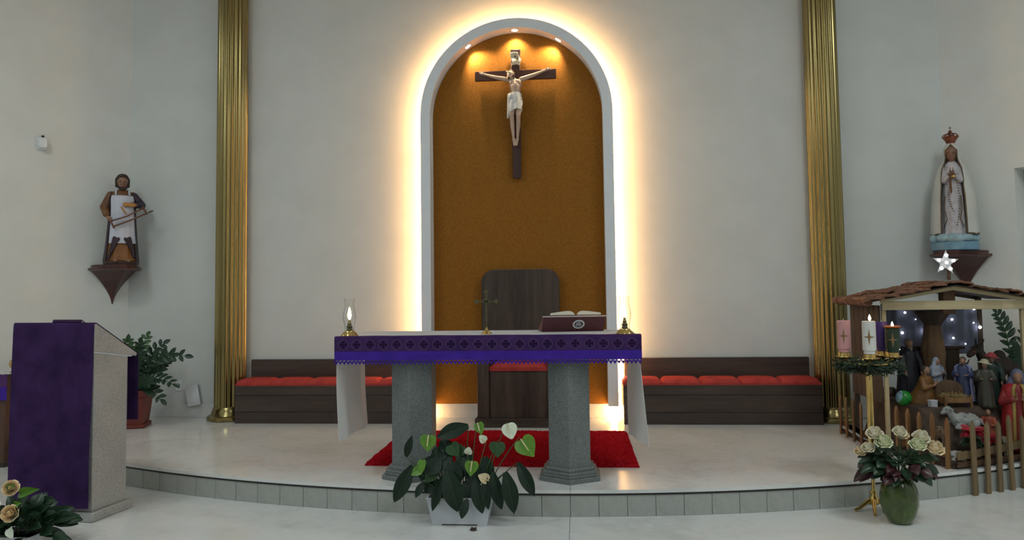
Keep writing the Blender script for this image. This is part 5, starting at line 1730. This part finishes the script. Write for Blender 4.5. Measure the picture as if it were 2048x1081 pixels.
# roof boards and bark shingles
for s in (-1, 1):
    MB().prism([(0, 1.272), (s * 0.60, 1.160), (s * 0.60, 1.150), (0, 1.262)], -0.05, D + 0.03, 'y').build('roof_board', M['darkwood'], t, 20)
rs = random.Random(17)
def shingle(seed):
    q = random.Random(seed)
    def fn(u, v):
        return ((u - 0.5) * 0.135 + 0.006 * q.uniform(-1, 1), (v - 0.5) * 0.15 + 0.008 * q.uniform(-1, 1), 0.010 * math.sin(u * PI) + 0.005 * q.uniform(-1, 1))
    return MB().grid(fn, 6, 6).thicken(0.012).mesh('bark_shingle', M['bark2'], 30)
M['bark2'] = mat('reddish_bark', (0.26, 0.125, 0.070), (0.11, 0.048, 0.028), rough=0.9, scale=16, stretch=(0.4, 1, 1), bump=0.8, bscale=40, bdist=0.01)
SH = [shingle(k) for k in range(4)]
slope = math.atan2(0.112, 0.60)
for s in (-1, 1):
    for j in range(5):
        for k in range(6):
            xx = 0.045 + k * 0.112
            zz = 1.284 - 0.112 / 0.60 * xx
            Mx = T(s * xx, -0.02 + j * 0.145 + rs.uniform(-0.015, 0.015), zz + 0.003 * (j % 2)) @ Matrix.Rotation(s * (slope - 0.06) + rs.uniform(-0.05, 0.05), 4, 'Y') @ RotZ(rs.uniform(-0.12, 0.12))
            inst('bark_shingle', SH[rs.randrange(4)], t, Mx)
for k in range(6):   # curled bark roll along the left eave
    b = MB()
    pts = [(-0.635 + 0.010 * math.sin(k), -0.045 + k * 0.115, 1.150), (-0.640, -0.045 + k * 0.115 + 0.125, 1.155)]
    b.tube(pts, [0.034 + 0.004 * (k % 2), 0.030], 10)
    b.build('bark_roll', M['bark2'], t, 30)

# twinkling light string on the backdrop
t = thing('hut_backdrop', 'blue-grey cloth backdrop hanging inside the stable', 'backdrop', (HX - 0.04, HY1 - 0.060, UPF))
MB().grid(lambda u, v: (-0.255 + 0.765 * u, 0.006 * math.sin(u * 30) + 0.003 * math.sin(u * 71), 0.700 + 0.42 * v), 80, 6).thicken(0.002).build('cloth_sheet', mat('blue_grey_cloth', (0.16, 0.17, 0.22), (0.12, 0.13, 0.17), rough=0.9, scale=5, stretch=(3, 1, 0.2)), t, 60)
m_bulb = emis('cool_led_bulb', (0.80, 0.86, 1.0), 14.0)
t = thing('fairy_lights', 'string of tiny cool white lights inside the stable', 'fairy lights', (HX - 0.04, HY1 - 0.078, UPF))
BUL = [(-0.073, 1.046, 1), (-0.101, 0.878, 1.2), (0.077, 0.89, 1.2), (0.298, 0.985, 1), (0.302, 0.832, 0.9), (0.475, 1.071, 1.1), (0.515, 0.919, 1.4), (0.467, 0.956, 0.6), (-0.124, 0.734, 0.9), (0.25, 0.742, 1.1), (0.01, 0.989, 0.5), (0.396, 0.783, 0.6)]
bm_ = MB().ell((0, 0, 0), (0.0085, 0.0085, 0.0085), 10, 8).mesh('bulb', m_bulb, 180)
for x, z, s in BUL:
    inst('bulb', bm_, t, Matrix.Translation((x, -0.012, z)) @ Matrix.Scale(s, 4))
order = sorted(BUL)
MB().tube([(x, -0.006, z + 0.006) for x, z, s in order], 0.0016, 5).build('wire', mat('thin_grey_wire', (0.2, 0.2, 0.22), rough=0.5), t, 180)

# star on the ridge
t = thing('star_ornament', 'white five-pointed light star on the ridge of the stable', 'star', (HX, HY0 + 0.03, UPF + 1.305))
Ms = T(-0.03, 0, 0.135) @ Matrix.Rotation(0.06, 4, 'Y')
b = MB()
ro, ri, dp = 0.100, 0.040, 0.020
pts = [((ro if k % 2 == 0 else ri) * math.sin(k * PI / 5), (ro if k % 2 == 0 else ri) * math.cos(k * PI / 5)) for k in range(10)]
fv = b.bm.verts.new(Ms @ Vector((0, -dp, 0)))
bv = b.bm.verts.new(Ms @ Vector((0, dp, 0)))
rg = [b.bm.verts.new(Ms @ Vector((x, 0, z))) for x, z in pts]
for k in range(10):
    b.face((fv, rg[k], rg[(k + 1) % 10]))
    b.face((bv, rg[(k + 1) % 10], rg[k]))
b.build('star_body', mat('frosted_acrylic', (0.66, 0.66, 0.70), (0.52, 0.52, 0.56), rough=0.2, scale=40), t, 0)
sb = MB().ell((0, 0, 0), (0.011, 0.008, 0.011), 10, 8).mesh('star_bulb', emis('star_led', (1.0, 0.98, 0.94), 6.0), 180)
for k in range(6):
    q = 0.056 if k < 5 else 0.0
    inst('bulb', sb, t, Ms @ T(q * math.sin(k * 2 * PI / 5), -0.016 if k < 5 else -0.020, q * math.cos(k * 2 * PI / 5)))
MB().box(-0.012, 0.012, 0.012, 0.026, 0.004, 0.12, 0.003).build('mount', mat('brown_mount', (0.10, 0.055, 0.03), rough=0.7), t)

# tree-trunk pillar
t = thing('trunk_pillar', 'brown tree-trunk pillar with flared top inside the stable', 'tree trunk', (3.425, 6.25, 0.0))
z0_ = ground_z(3.425, 6.25) - 0.01
def tf(a, z): return 1 + 0.07 * math.sin(5 * a + z * 6) + 0.04 * math.sin(11 * a - z * 9)
MB().lathe([(0.105, z0_), (0.090, z0_ + 0.10), (0.075, z0_ + 0.28), (0.085, z0_ + 0.38), (0.080, z0_ + 0.45), (0.064, z0_ + 0.55), (0.064, z0_ + 0.60)], 36, fn=tf).build('trunk', mat('peeled_trunk', (0.22, 0.125, 0.062), (0.10, 0.05, 0.026), rough=0.8, scale=5, stretch=(3, 3, 0.6), bump=0.5), t, 60)
MB().lathe([(0.064, z0_ + 0.60), (0.075, z0_ + 0.62), (0.11, z0_ + 0.665), (0.135, z0_ + 0.700), (0.135, z0_ + 0.715)], 8).build('flared_top', M['darkwood'], t, 20)

# ---------------------------------------------------------------- nativity figures
def figurine(name, lab, x, y, h, face, robe, mantle=None, hood=None, hair=None, kneel=False, arms='joined', cape=40, trim=None, rz0=0.0, hat=None, skin=None, lift=0.0):
    """small painted figure: robe, body (head, arms, hands), optional mantle, hood or hat; face = turn in degrees (0 looks at the nave)"""
    t = thing(name, lab, 'figurine', (x, y, ground_z(x, y) - 0.004 + lift), math.radians(face), 'nativity figures')
    k = h / 0.36 if not kneel else h / 0.25
    mr_ = mat(name + '_robe', robe, tuple(c * 0.7 for c in robe), rough=0.5, scale=10)
    if kneel:
        rws = [(0.0, 0.070, 0.100, 0, 0.030, 0.05), (0.04, 0.066, 0.090, 0, 0.026, 0.05), (0.09, 0.055, 0.060, 0, 0.006, 0.02), (0.14, 0.050, 0.042, 0, -0.004, 0.0), (0.175, 0.046, 0.034, 0, -0.006, 0.0), (0.192, 0.022, 0.022, 0, -0.006, 0.0)]
        sh, hc = 0.172, 0.222
    else:
        rws = [(0.0, 0.066, 0.060, 0, 0, 0.06), (0.08, 0.058, 0.052, 0, 0, 0.05), (0.17, 0.050, 0.044, 0, 0, 0.03), (0.24, 0.048, 0.038, 0, 0, 0.0), (0.285, 0.046, 0.034, 0, 0, 0.0), (0.303, 0.022, 0.022, 0, 0, 0.0)]
        sh, hc = 0.283, 0.332
    rws = [tuple(v * k for v in r[:5]) + (r[5],) for r in lerp_rows(rws, 14)]
    MB().loft(robe_rings(rws, 40, 8, x * 10), True).build('robe', mr_, t, 180)
    b = MB()
    hh = 0.056 * k
    yo = -0.008 * k if kneel else -0.004 * k
    head(b, (0, yo - 0.004 * k, hc * k), hh, 0, 0.2, (0, yo, sh * k), 0.014 * k)
    for s in (-1, 1):
        e = (s * 0.058 * k, yo - 0.020 * k, (sh - 0.060) * k)
        if arms == 'joined': w = (s * 0.012 * k, yo - 0.062 * k, (sh - 0.040) * k)
        elif arms == 'down': w = (s * 0.056 * k, yo - 0.035 * k, (sh - 0.115) * k)
        else: w = (s * 0.030 * k, yo - 0.070 * k, (sh - 0.055) * k)
        b.cap((s * 0.040 * k, yo, (sh - 0.004) * k), e, 0.016 * k, 0.013 * k)
        b.cap(e, w, 0.012 * k, 0.008 * k)
        dr = (0, -0.4, 0.9) if arms == 'joined' else ((0, -0.3, -0.9) if arms == 'down' else (-s * 0.3, -0.9, 0.1))
        hand(b, w, dr, (0, 0.5, 0.5) if arms == 'joined' else (-s, 0, 0.2), 0.030 * k, 0.2, (s, 0, 0) if arms == 'joined' else (0, 0, 1))
    body = blob('body', b, 0.0042, skin or M['skin'], t, 1)
    b = MB()
    for s in (-1, 1):
        e = (s * 0.060 * k, yo - 0.018 * k, (sh - 0.060) * k)
        if arms == 'joined': w = (s * 0.026 * k, yo - 0.048 * k, (sh - 0.044) * k)
        elif arms == 'down': w = (s * 0.058 * k, yo - 0.030 * k, (sh - 0.100) * k)
        else: w = (s * 0.038 * k, yo - 0.055 * k, (sh - 0.056) * k)
        b.cap((s * 0.040 * k, yo, (sh - 0.006) * k), e, 0.022 * k, 0.020 * k)
        b.cap(e, w, 0.020 * k, 0.016 * k)
    b.ell((0, yo, (sh - 0.03) * k), (0.044 * k, 0.032 * k, 0.04 * k))
    blob('sleeves', b, 0.006, mr_, t, 2)
    if mantle:
        mm = mat(name + '_mantle', mantle, tuple(c * 0.75 for c in mantle), rough=0.5, scale=8)
        g = [r for r in rws if r[0] > 0.01 * k]
        part_sheet(g, math.radians(-cape), math.radians(180 + cape), 40, 0.010 * k, 0.03, 8, 0.005 * k).build('mantle', mm, t, 60)
    if trim:
        mt_ = mat(name + '_trim', trim, tuple(c * 0.7 for c in trim), rough=0.45)
        for sg in (-1, 1):
            a = -PI / 2 + sg * math.radians(90 - cape)
            MB().tube([(r[3] + (r[1] + 0.012 * k) * math.cos(a), r[4] + (r[2] + 0.012 * k) * math.sin(a), r[0]) for r in rws if r[0] > 0.01 * k], 0.008 * k, 6).build('cape_trim', mt_, t, 180)
    if hood:
        mh = mat(name + '_hood', hood, tuple(c * 0.75 for c in hood), rough=0.5, scale=8)
        b = MB()
        b.ell((0, yo + 0.006 * k, (hc + 0.006) * k), (0.027 * k, 0.029 * k, 0.033 * k))
        b.cap((-0.020 * k, yo + 0.008 * k, (hc - 0.01) * k), (-0.034 * k, yo + 0.004 * k, (sh - 0.01) * k), 0.016 * k, 0.018 * k)
        b.cap((0.020 * k, yo + 0.008 * k, (hc - 0.01) * k), (0.034 * k, yo + 0.004 * k, (sh - 0.01) * k), 0.016 * k, 0.018 * k)
        b.cap((0, yo + 0.016 * k, hc * k), (0, yo + 0.020 * k, (sh - 0.02) * k), 0.024 * k, 0.030 * k)
        blob('hood', b, 0.005, mh, t, 2)
    if hair:
        mh = mat(name + '_hair', hair, tuple(c * 0.6 for c in hair), rough=0.7, scale=40)
        b = MB()
        b.ell((0, yo + 0.006 * k, (hc + 0.010) * k), (0.024 * k, 0.026 * k, 0.024 * k))
        b.cap((0, yo - 0.016 * k, (hc - 0.020) * k), (0, yo - 0.020 * k, (hc - 0.040) * k), 0.011 * k, 0.007 * k)
        blob('hair', b, 0.0045, mh, body, 1)
    if hat:
        mh = mat(name + '_hat', hat, tuple(c * 0.7 for c in hat), rough=0.7, scale=30)
        MB().lathe([(0.052, 0.0), (0.054, 0.004), (0.030, 0.012), (0.026, 0.026), (0.014, 0.034), (0.002, 0.036)], 28, M=T(0, yo + 0.002 * k, (hc + 0.012) * k) @ Matrix.Rotation(0.2, 4, 'Y') @ Matrix.Scale(k, 4)).build('hat', mh, t, 60)
    return t, k, hc * k, sh * k, yo

figurine('shepherd_figurine', 'tall dark-robed grey-haired figurine at the stable side wall', 3.235, 6.26, 0.47, 15, (0.020, 0.018, 0.026), (0.022, 0.020, 0.030), hair=(0.26, 0.22, 0.17), arms='down')
figurine('kneeling_shepherd_figurine', 'kneeling figurine in an amber brown robe near the green ball', 3.215, 5.96, 0.29, 40, (0.20, 0.085, 0.018), hair=(0.05, 0.03, 0.02), kneel=True)
figurine('mother_figurine', 'figurine in a pale grey-blue veil and mantle left of the manger', 3.365, 6.09, 0.34, 25, (0.34, 0.37, 0.44), (0.34, 0.38, 0.48), hood=(0.34, 0.38, 0.46))
figurine('father_figurine', 'figurine in a lavender blue mantle right of the manger', 3.505, 5.97, 0.35, -35, (0.05, 0.06, 0.14), (0.30, 0.30, 0.50), hair=(0.04, 0.022, 0.016), arms='open')
figurine('hat_shepherd_figurine', 'shepherd figurine wearing a pale broad-brimmed hat', 3.605, 5.86, 0.34, -20, (0.055, 0.048, 0.036), hat=(0.52, 0.47, 0.33), arms='open')
figurine('green_king_figurine', 'figurine in dark green robe with a red cap beside the caped king', 3.735, 6.01, 0.37, -20, (0.010, 0.028, 0.020), (0.012, 0.034, 0.026), hat=(0.42, 0.05, 0.055), arms='down')
figurine('page_figurine', 'small kneeling figurine in an orange red robe holding a dish', 3.555, 5.745, 0.20, -30, (0.32, 0.055, 0.022), hair=(0.04, 0.02, 0.015), kneel=True, arms='open')
figurine('caped_king_figurine', 'large king figurine in a shiny red cape at the right edge', 3.80, 5.80, 0.59, -25, (0.30, 0.025, 0.030), (0.42, 0.022, 0.028), hood=(0.12, 0.13, 0.22), arms='joined', cape=70, trim=(0.40, 0.27, 0.07))

def wool(b, c, r, n, seed):
    q = random.Random(seed)
    for k in range(n):
        u, v = q.uniform(-1, 1), q.uniform(0, 2 * PI)
        s = math.sqrt(1 - u * u)
        p = Vector((c[0] + r[0] * s * math.cos(v), c[1] + r[1] * s * math.sin(v), c[2] + r[2] * u))
        b.ell(p, q.uniform(0.010, 0.015), 8, 6)
def sheep(name, lab, x, y, L, face, col, headcol=None, lying=True, lift=0.0, cat='figurine', shaggy=True):
    """sheep with woolly trunk, neck, head with muzzle and ears, four jointed legs; faces local -x"""
    t = thing(name, lab, cat, (x, y, ground_z(x, y) - 0.004 + lift), math.radians(face), 'nativity animals')
    k = L / 0.24
    m1 = mat(name + '_coat', col, tuple(c * 0.7 for c in col), rough=0.85, scale=30)
    b = MB()
    bz = 0.055 if lying else 0.115
    b.ell((0.02, 0, bz), (0.085, 0.048, 0.050))
    b.ell((-0.035, 0, bz + 0.004), (0.050, 0.046, 0.050))
    if shaggy: wool(b, (0.005, 0, bz + 0.004), (0.092, 0.046, 0.046), 90, 3)
    b.cap((-0.062, 0, bz + 0.012), (-0.096, 0, bz + 0.062), 0.032, 0.024)
    b.ell((-0.112, 0, bz + 0.078), (0.032, 0.023, 0.025), rot=Matrix.Rotation(-0.4, 4, 'Y').to_euler())
    b.cap((-0.120, 0, bz + 0.070), (-0.145, 0, bz + 0.056), 0.018, 0.013)
    for s in (-1, 1):
        b.cap((-0.100, s * 0.018, bz + 0.090), (-0.092, s * 0.042, bz + 0.082), 0.008, 0.006)
        if lying:
            b.cap((-0.045, s * 0.034, 0.035), (-0.075, s * 0.045, 0.016), 0.016, 0.012)
            b.cap((-0.075, s * 0.045, 0.014), (-0.045, s * 0.052, 0.012), 0.011, 0.010)
            b.cap((0.060, s * 0.040, 0.045), (0.030, s * 0.052, 0.022), 0.026, 0.016)
            b.cap((0.030, s * 0.052, 0.018), (0.070, s * 0.054, 0.012), 0.012, 0.010)
        else:
            b.cap((-0.045, s * 0.026, bz - 0.02), (-0.048, s * 0.028, 0.05), 0.018, 0.011)
            b.cap((-0.048, s * 0.028, 0.05), (-0.045, s * 0.028, 0.004), 0.010, 0.009)
            b.cap((0.070, s * 0.028, bz - 0.01), (0.052, s * 0.030, bz - 0.045), 0.026, 0.015)
            b.cap((0.052, s * 0.030, bz - 0.045), (0.078, s * 0.030, 0.042), 0.013, 0.010)
            b.cap((0.078, s * 0.030, 0.042), (0.072, s * 0.030, 0.004), 0.009, 0.009)
    b.cap((0.105, 0, bz + 0.01), (0.120, 0, bz - 0.02), 0.012, 0.009)
    o = blob('body', b, 0.0052, m1, t, 1)
    o.scale = (k, k, k)
    for s in (-1, 1):
        e = MB().ell((-0.126 * k, s * 0.019 * k, (bz + 0.084) * k), 0.0045 * k, 8, 6).build('eye', M['black'], t, 180)
    return t
sheep('lamb_figurine', 'grey woolly lamb figurine lying before the manger', 3.365, 5.70, 0.25, 0, (0.36, 0.37, 0.36))
sheep('white_sheep_figurine', 'white sheep figurine lying low behind the fence under the lamb', 3.225, 5.54, 0.15, 0, (0.46, 0.45, 0.43))
sheep('ram_figurine', 'cream sheep figurine with dark eye peering over the fence', 3.605, 5.675, 0.18, 70, (0.50, 0.44, 0.33), lying=False)
sheep('tan_sheep_figurine', 'tan sheep figurine standing beneath the kneeling amber robe', 3.175, 5.66, 0.15, 60, (0.22, 0.15, 0.09), lying=False)
sheep('brown_sheep_figurine', 'brown sheep figurine lying inside the fence near the candle stand', 3.125, 6.42, 0.20, 10, (0.16, 0.12, 0.10), lift=-0.02)

def big_animal(name, lab, x, y, face, col, s, hump=False):
    t = thing(name, lab, 'figurine', (x, y, ground_z(x, y) - 0.004), math.radians(face), 'nativity animals')
    b = MB()
    bz = 0.24
    b.ell((0.03, 0, bz), (0.11, 0.058, 0.065)).ell((-0.06, 0, bz + 0.004), (0.07, 0.055, 0.070))
    if hump: b.ell((0.02, 0, bz + 0.062), (0.05, 0.036, 0.045))
    b.cap((-0.10, 0, bz + 0.02), (-0.165, 0, bz + 0.115), 0.042, 0.028)
    b.cap((-0.165, 0, bz + 0.125), (-0.205, 0, bz + 0.105), 0.032, 0.026)
    b.cap((-0.205, 0, bz + 0.105), (-0.240, 0, bz + 0.080), 0.024, 0.021)
    for q in (-1, 1):
        b.cap((-0.158, q * 0.020, bz + 0.145), (-0.146, q * 0.036, bz + 0.190), 0.009, 0.006)
        b.cap((-0.075, q * 0.034, bz - 0.03), (-0.080, q * 0.034, 0.10), 0.026, 0.015)
        b.cap((-0.080, q * 0.034, 0.10), (-0.076, q * 0.034, 0.005), 0.014, 0.012)
        b.cap((0.10, q * 0.036, bz - 0.02), (0.075, q * 0.038, bz - 0.085), 0.040, 0.022)
        b.cap((0.075, q * 0.038, bz - 0.085), (0.112, q * 0.038, 0.085), 0.019, 0.014)
        b.cap((0.112, q * 0.038, 0.085), (0.104, q * 0.038, 0.005), 0.013, 0.013)
    b.cap((0.138, 0, bz + 0.02), (0.155, 0, bz - 0.09), 0.010, 0.007)
    o = blob('body', b, 0.007, mat(name + '_coat', col, tuple(c * 0.65 for c in col), rough=0.8, scale=14), t, 2)
    o.scale = (s, s, s)
    b = MB()
    for q in (-1, 1):
        MB().ell((-0.196 * s, q * 0.026 * s, (bz + 0.130) * s), 0.006 * s, 8, 6).build('eye', M['black'], t, 180)
    MB().tube([(-0.218 * s, 0.026 * s, (bz + 0.10) * s), (-0.222 * s, 0, (bz + 0.124) * s), (-0.218 * s, -0.026 * s, (bz + 0.10) * s), (-0.20 * s, 0, (bz + 0.075) * s), (-0.218 * s, 0.026 * s, (bz + 0.10) * s)], 0.004, 6).build('halter', M['redcush'], t, 180)
    return t
big_animal('camel_figurine', 'dark brown camel figurine standing tall behind the shepherds', 3.90, 6.24, 20, (0.040, 0.026, 0.019), 1.12, True)
big_animal('ox_figurine', 'dark brown ox figurine behind the veiled mother', 3.71, 6.12, 12, (0.050, 0.024, 0.016), 0.78)

t = thing('manger', 'brown wooden manger with rounded headboard and straw', 'manger', (3.37, 5.85, ground_z(3.37, 5.85) - 0.004), math.radians(5))
pts = [(-0.105, 0.0), (0.105, 0.0), (0.105, 0.12)] + [(0.105 * math.cos(a), 0.12 + 0.075 * math.sin(a)) for a in [PI * k / 12 for k in range(1, 12)]] + [(-0.105, 0.12)]
MB().prism(pts, 0.05, 0.064, 'y').build('headboard', mat('chestnut_wood', (0.105, 0.055, 0.024), (0.06, 0.03, 0.014), rough=0.6, scale=8, stretch=(3, 3, 0.3)), t, 30)
for s in (-1, 1):
    MB().prism([(-0.06, 0.035), (0.05, 0.035), (0.05, 0.080), (-0.06, 0.080)], s * 0.095 - 0.006, s * 0.095 + 0.006, 'x').build('side_rail', M['picket'], t, 20)
    MB().box(s * 0.095 - 0.008, s * 0.095 + 0.008, -0.066, -0.050, 0.0, 0.095, 0.002).build('leg', M['picket'], t)
MB().box(-0.10, 0.10, -0.066, -0.056, 0.040, 0.078, 0.002).build('foot_rail', M['picket'], t)
b = MB()
q = random.Random(4)
for k in range(420):
    p = Vector((q.uniform(-0.09, 0.09), q.uniform(-0.055, 0.045), 0.060 + q.uniform(0, 0.03)))
    d = Vector((q.uniform(-1, 1), q.uniform(-1, 1), q.uniform(-0.2, 0.5))).normalized() * q.uniform(0.02, 0.045)
    b.tube([p, p + d], 0.0013, 3)
tag(b.build('straw', mat('straw', (0.42, 0.30, 0.12), (0.28, 0.19, 0.07), rough=0.8), t, 0, recalc=False), kind='stuff')

# green ball, white card, poinsettia
gx, gy = 3.075, 6.0
t = thing('green_ball', 'glossy green and light blue ball among the nativity figures', 'ball', (gx, gy, ground_z(gx, gy) + 0.060))
m_ball = bpy.data.materials.new('two_colour_ball')
n = N(m_ball)
tc = n.add('ShaderNodeTexCoord')
sp_ = n.add('ShaderNodeSeparateXYZ')
n.link(tc.outputs['Object'], sp_.inputs[0])
n.link(n.mix(n.math('LESS_THAN', n.math('ADD', sp_.outputs[0], n.math('MULTIPLY', sp_.outputs[2], -0.35)), -0.036), (0.020, 0.26, 0.035), (0.30, 0.48, 0.56)), n.p.inputs['Base Color'])
n.p.inputs['Roughness'].default_value = 0.35
MB().ell((0, 0, 0), 0.058, 28, 18).build('shell', m_ball, t, 180)
MB().torus((0, 0, 0), 0.0582, 0.0018, 40, 6, M=Matrix.Rotation(0.9, 4, 'Y')).build('seam', M['black'], t, 180)
t = thing('white_card_box', 'small white paper box next to the green ball', 'box', (3.205, 5.82, ground_z(3.205, 5.82) + 0.0), math.radians(15))
MB().box(-0.026, 0.026, -0.02, 0.02, 0.0, 0.052, 0.002).build('box_body', mat('white_card', (0.55, 0.55, 0.62), rough=0.7), t)
MB().box(-0.028, 0.028, -0.022, 0.022, 0.046, 0.056, 0.002).build('box_lid', mat('white_card_lid', (0.62, 0.62, 0.70), rough=0.7), t)
BR = [leaf_mesh('bract', mat('poinsettia_red', (0.42, 0.010, 0.030), (0.28, 0.006, 0.020), rough=0.5, scale=3), o_lance, 0.15, 0.12, 4, 6), leaf_mesh('poinsettia_leaf', RLEAF[0].materials[0], o_lance, 0.15, 0.12, 4, 6)]
def poinsettia(x, y, z, s, lab, seed):
    t = thing('poinsettia', lab, 'potted plant', (x, y, ground_z(x, y) - 0.004), 0, 'poinsettias in the nativity scene')
    q = random.Random(seed)
    MB().lathe([(0.032, 0.0), (0.042, 0.055), (0.045, 0.055), (0.045, 0.064), (0.040, 0.064), (0.036, 0.05)], 20).build('pot', M['terracotta'], t, 40)
    MB().tube([(0, 0, 0.05), (0.004, 0, z)], 0.006, 8).build('stem', M['stem'], t, 180)
    for k in range(15):
        a = k * 2.4
        r0 = 0.035 if k < 6 else 0.07
        B_ = Vector((0.008 * math.cos(a), 0.008 * math.sin(a) - 0.01, z - 0.004 * k / 3))
        P_ = B_ + Vector((math.cos(a) * s, math.sin(a) * s * 0.8 - 0.02, (0.02 if k < 6 else -0.025) + q.uniform(-0.01, 0.02)))
        inst('bract', BR[0], t, frame(B_, P_, s * 0.55, (0, -0.6, 0.8)))
    for k in range(8):
        a = k * 0.8 + 0.3
        B_ = Vector((0, 0, z * 0.7))
        P_ = B_ + Vector((math.cos(a) * s * 1.1, math.sin(a) * s * 0.9, -0.04))
        inst('leaf', BR[1], t, frame(B_, P_, s * 0.55, (0, -0.5, 0.9)))
    for k in range(5):
        MB().ell((0.008 * math.cos(k * 1.26), -0.012 + 0.008 * math.sin(k * 1.26), z + 0.006), 0.005, 8, 6).build('bud', M['brass'], t, 180)
poinsettia(3.335, 5.545, 0.215, 0.080, 'bright red poinsettia under the grey lamb behind the fence', 1)
poinsettia(3.47, 5.60, 0.150, 0.055, 'darker low poinsettia beside the cream sheep behind the fence', 2)

# second glossy plant behind the hut on the right
t = thing('zz_plant', 'tall glossy dark plant standing behind the stable at the right edge', 'potted plant', (4.33, 6.86, UPF))
square_pot(t, 0.115, 0.145, 0.36)
for p1, p2, L in (((-0.02, -0.1, 0.85), (-0.16, -0.14, 1.02), 0.11), ((0.05, -0.1, 0.75), (0.10, -0.15, 1.0), 0.10), ((0.10, -0.1, 0.7), (0.25, -0.2, 0.85), 0.10), ((-0.03, -0.15, 0.62), (-0.10, -0.25, 0.74), 0.10), ((0.08, 0.0, 0.6), (0.2, -0.1, 0.66), 0.10)):
    zz_stem(t, (p1[0] * 0.35, p1[1] * 0.35, H), p1, p2, 7, L, L * 0.46, 0, 0.38, (0.1, -1, 0.25))
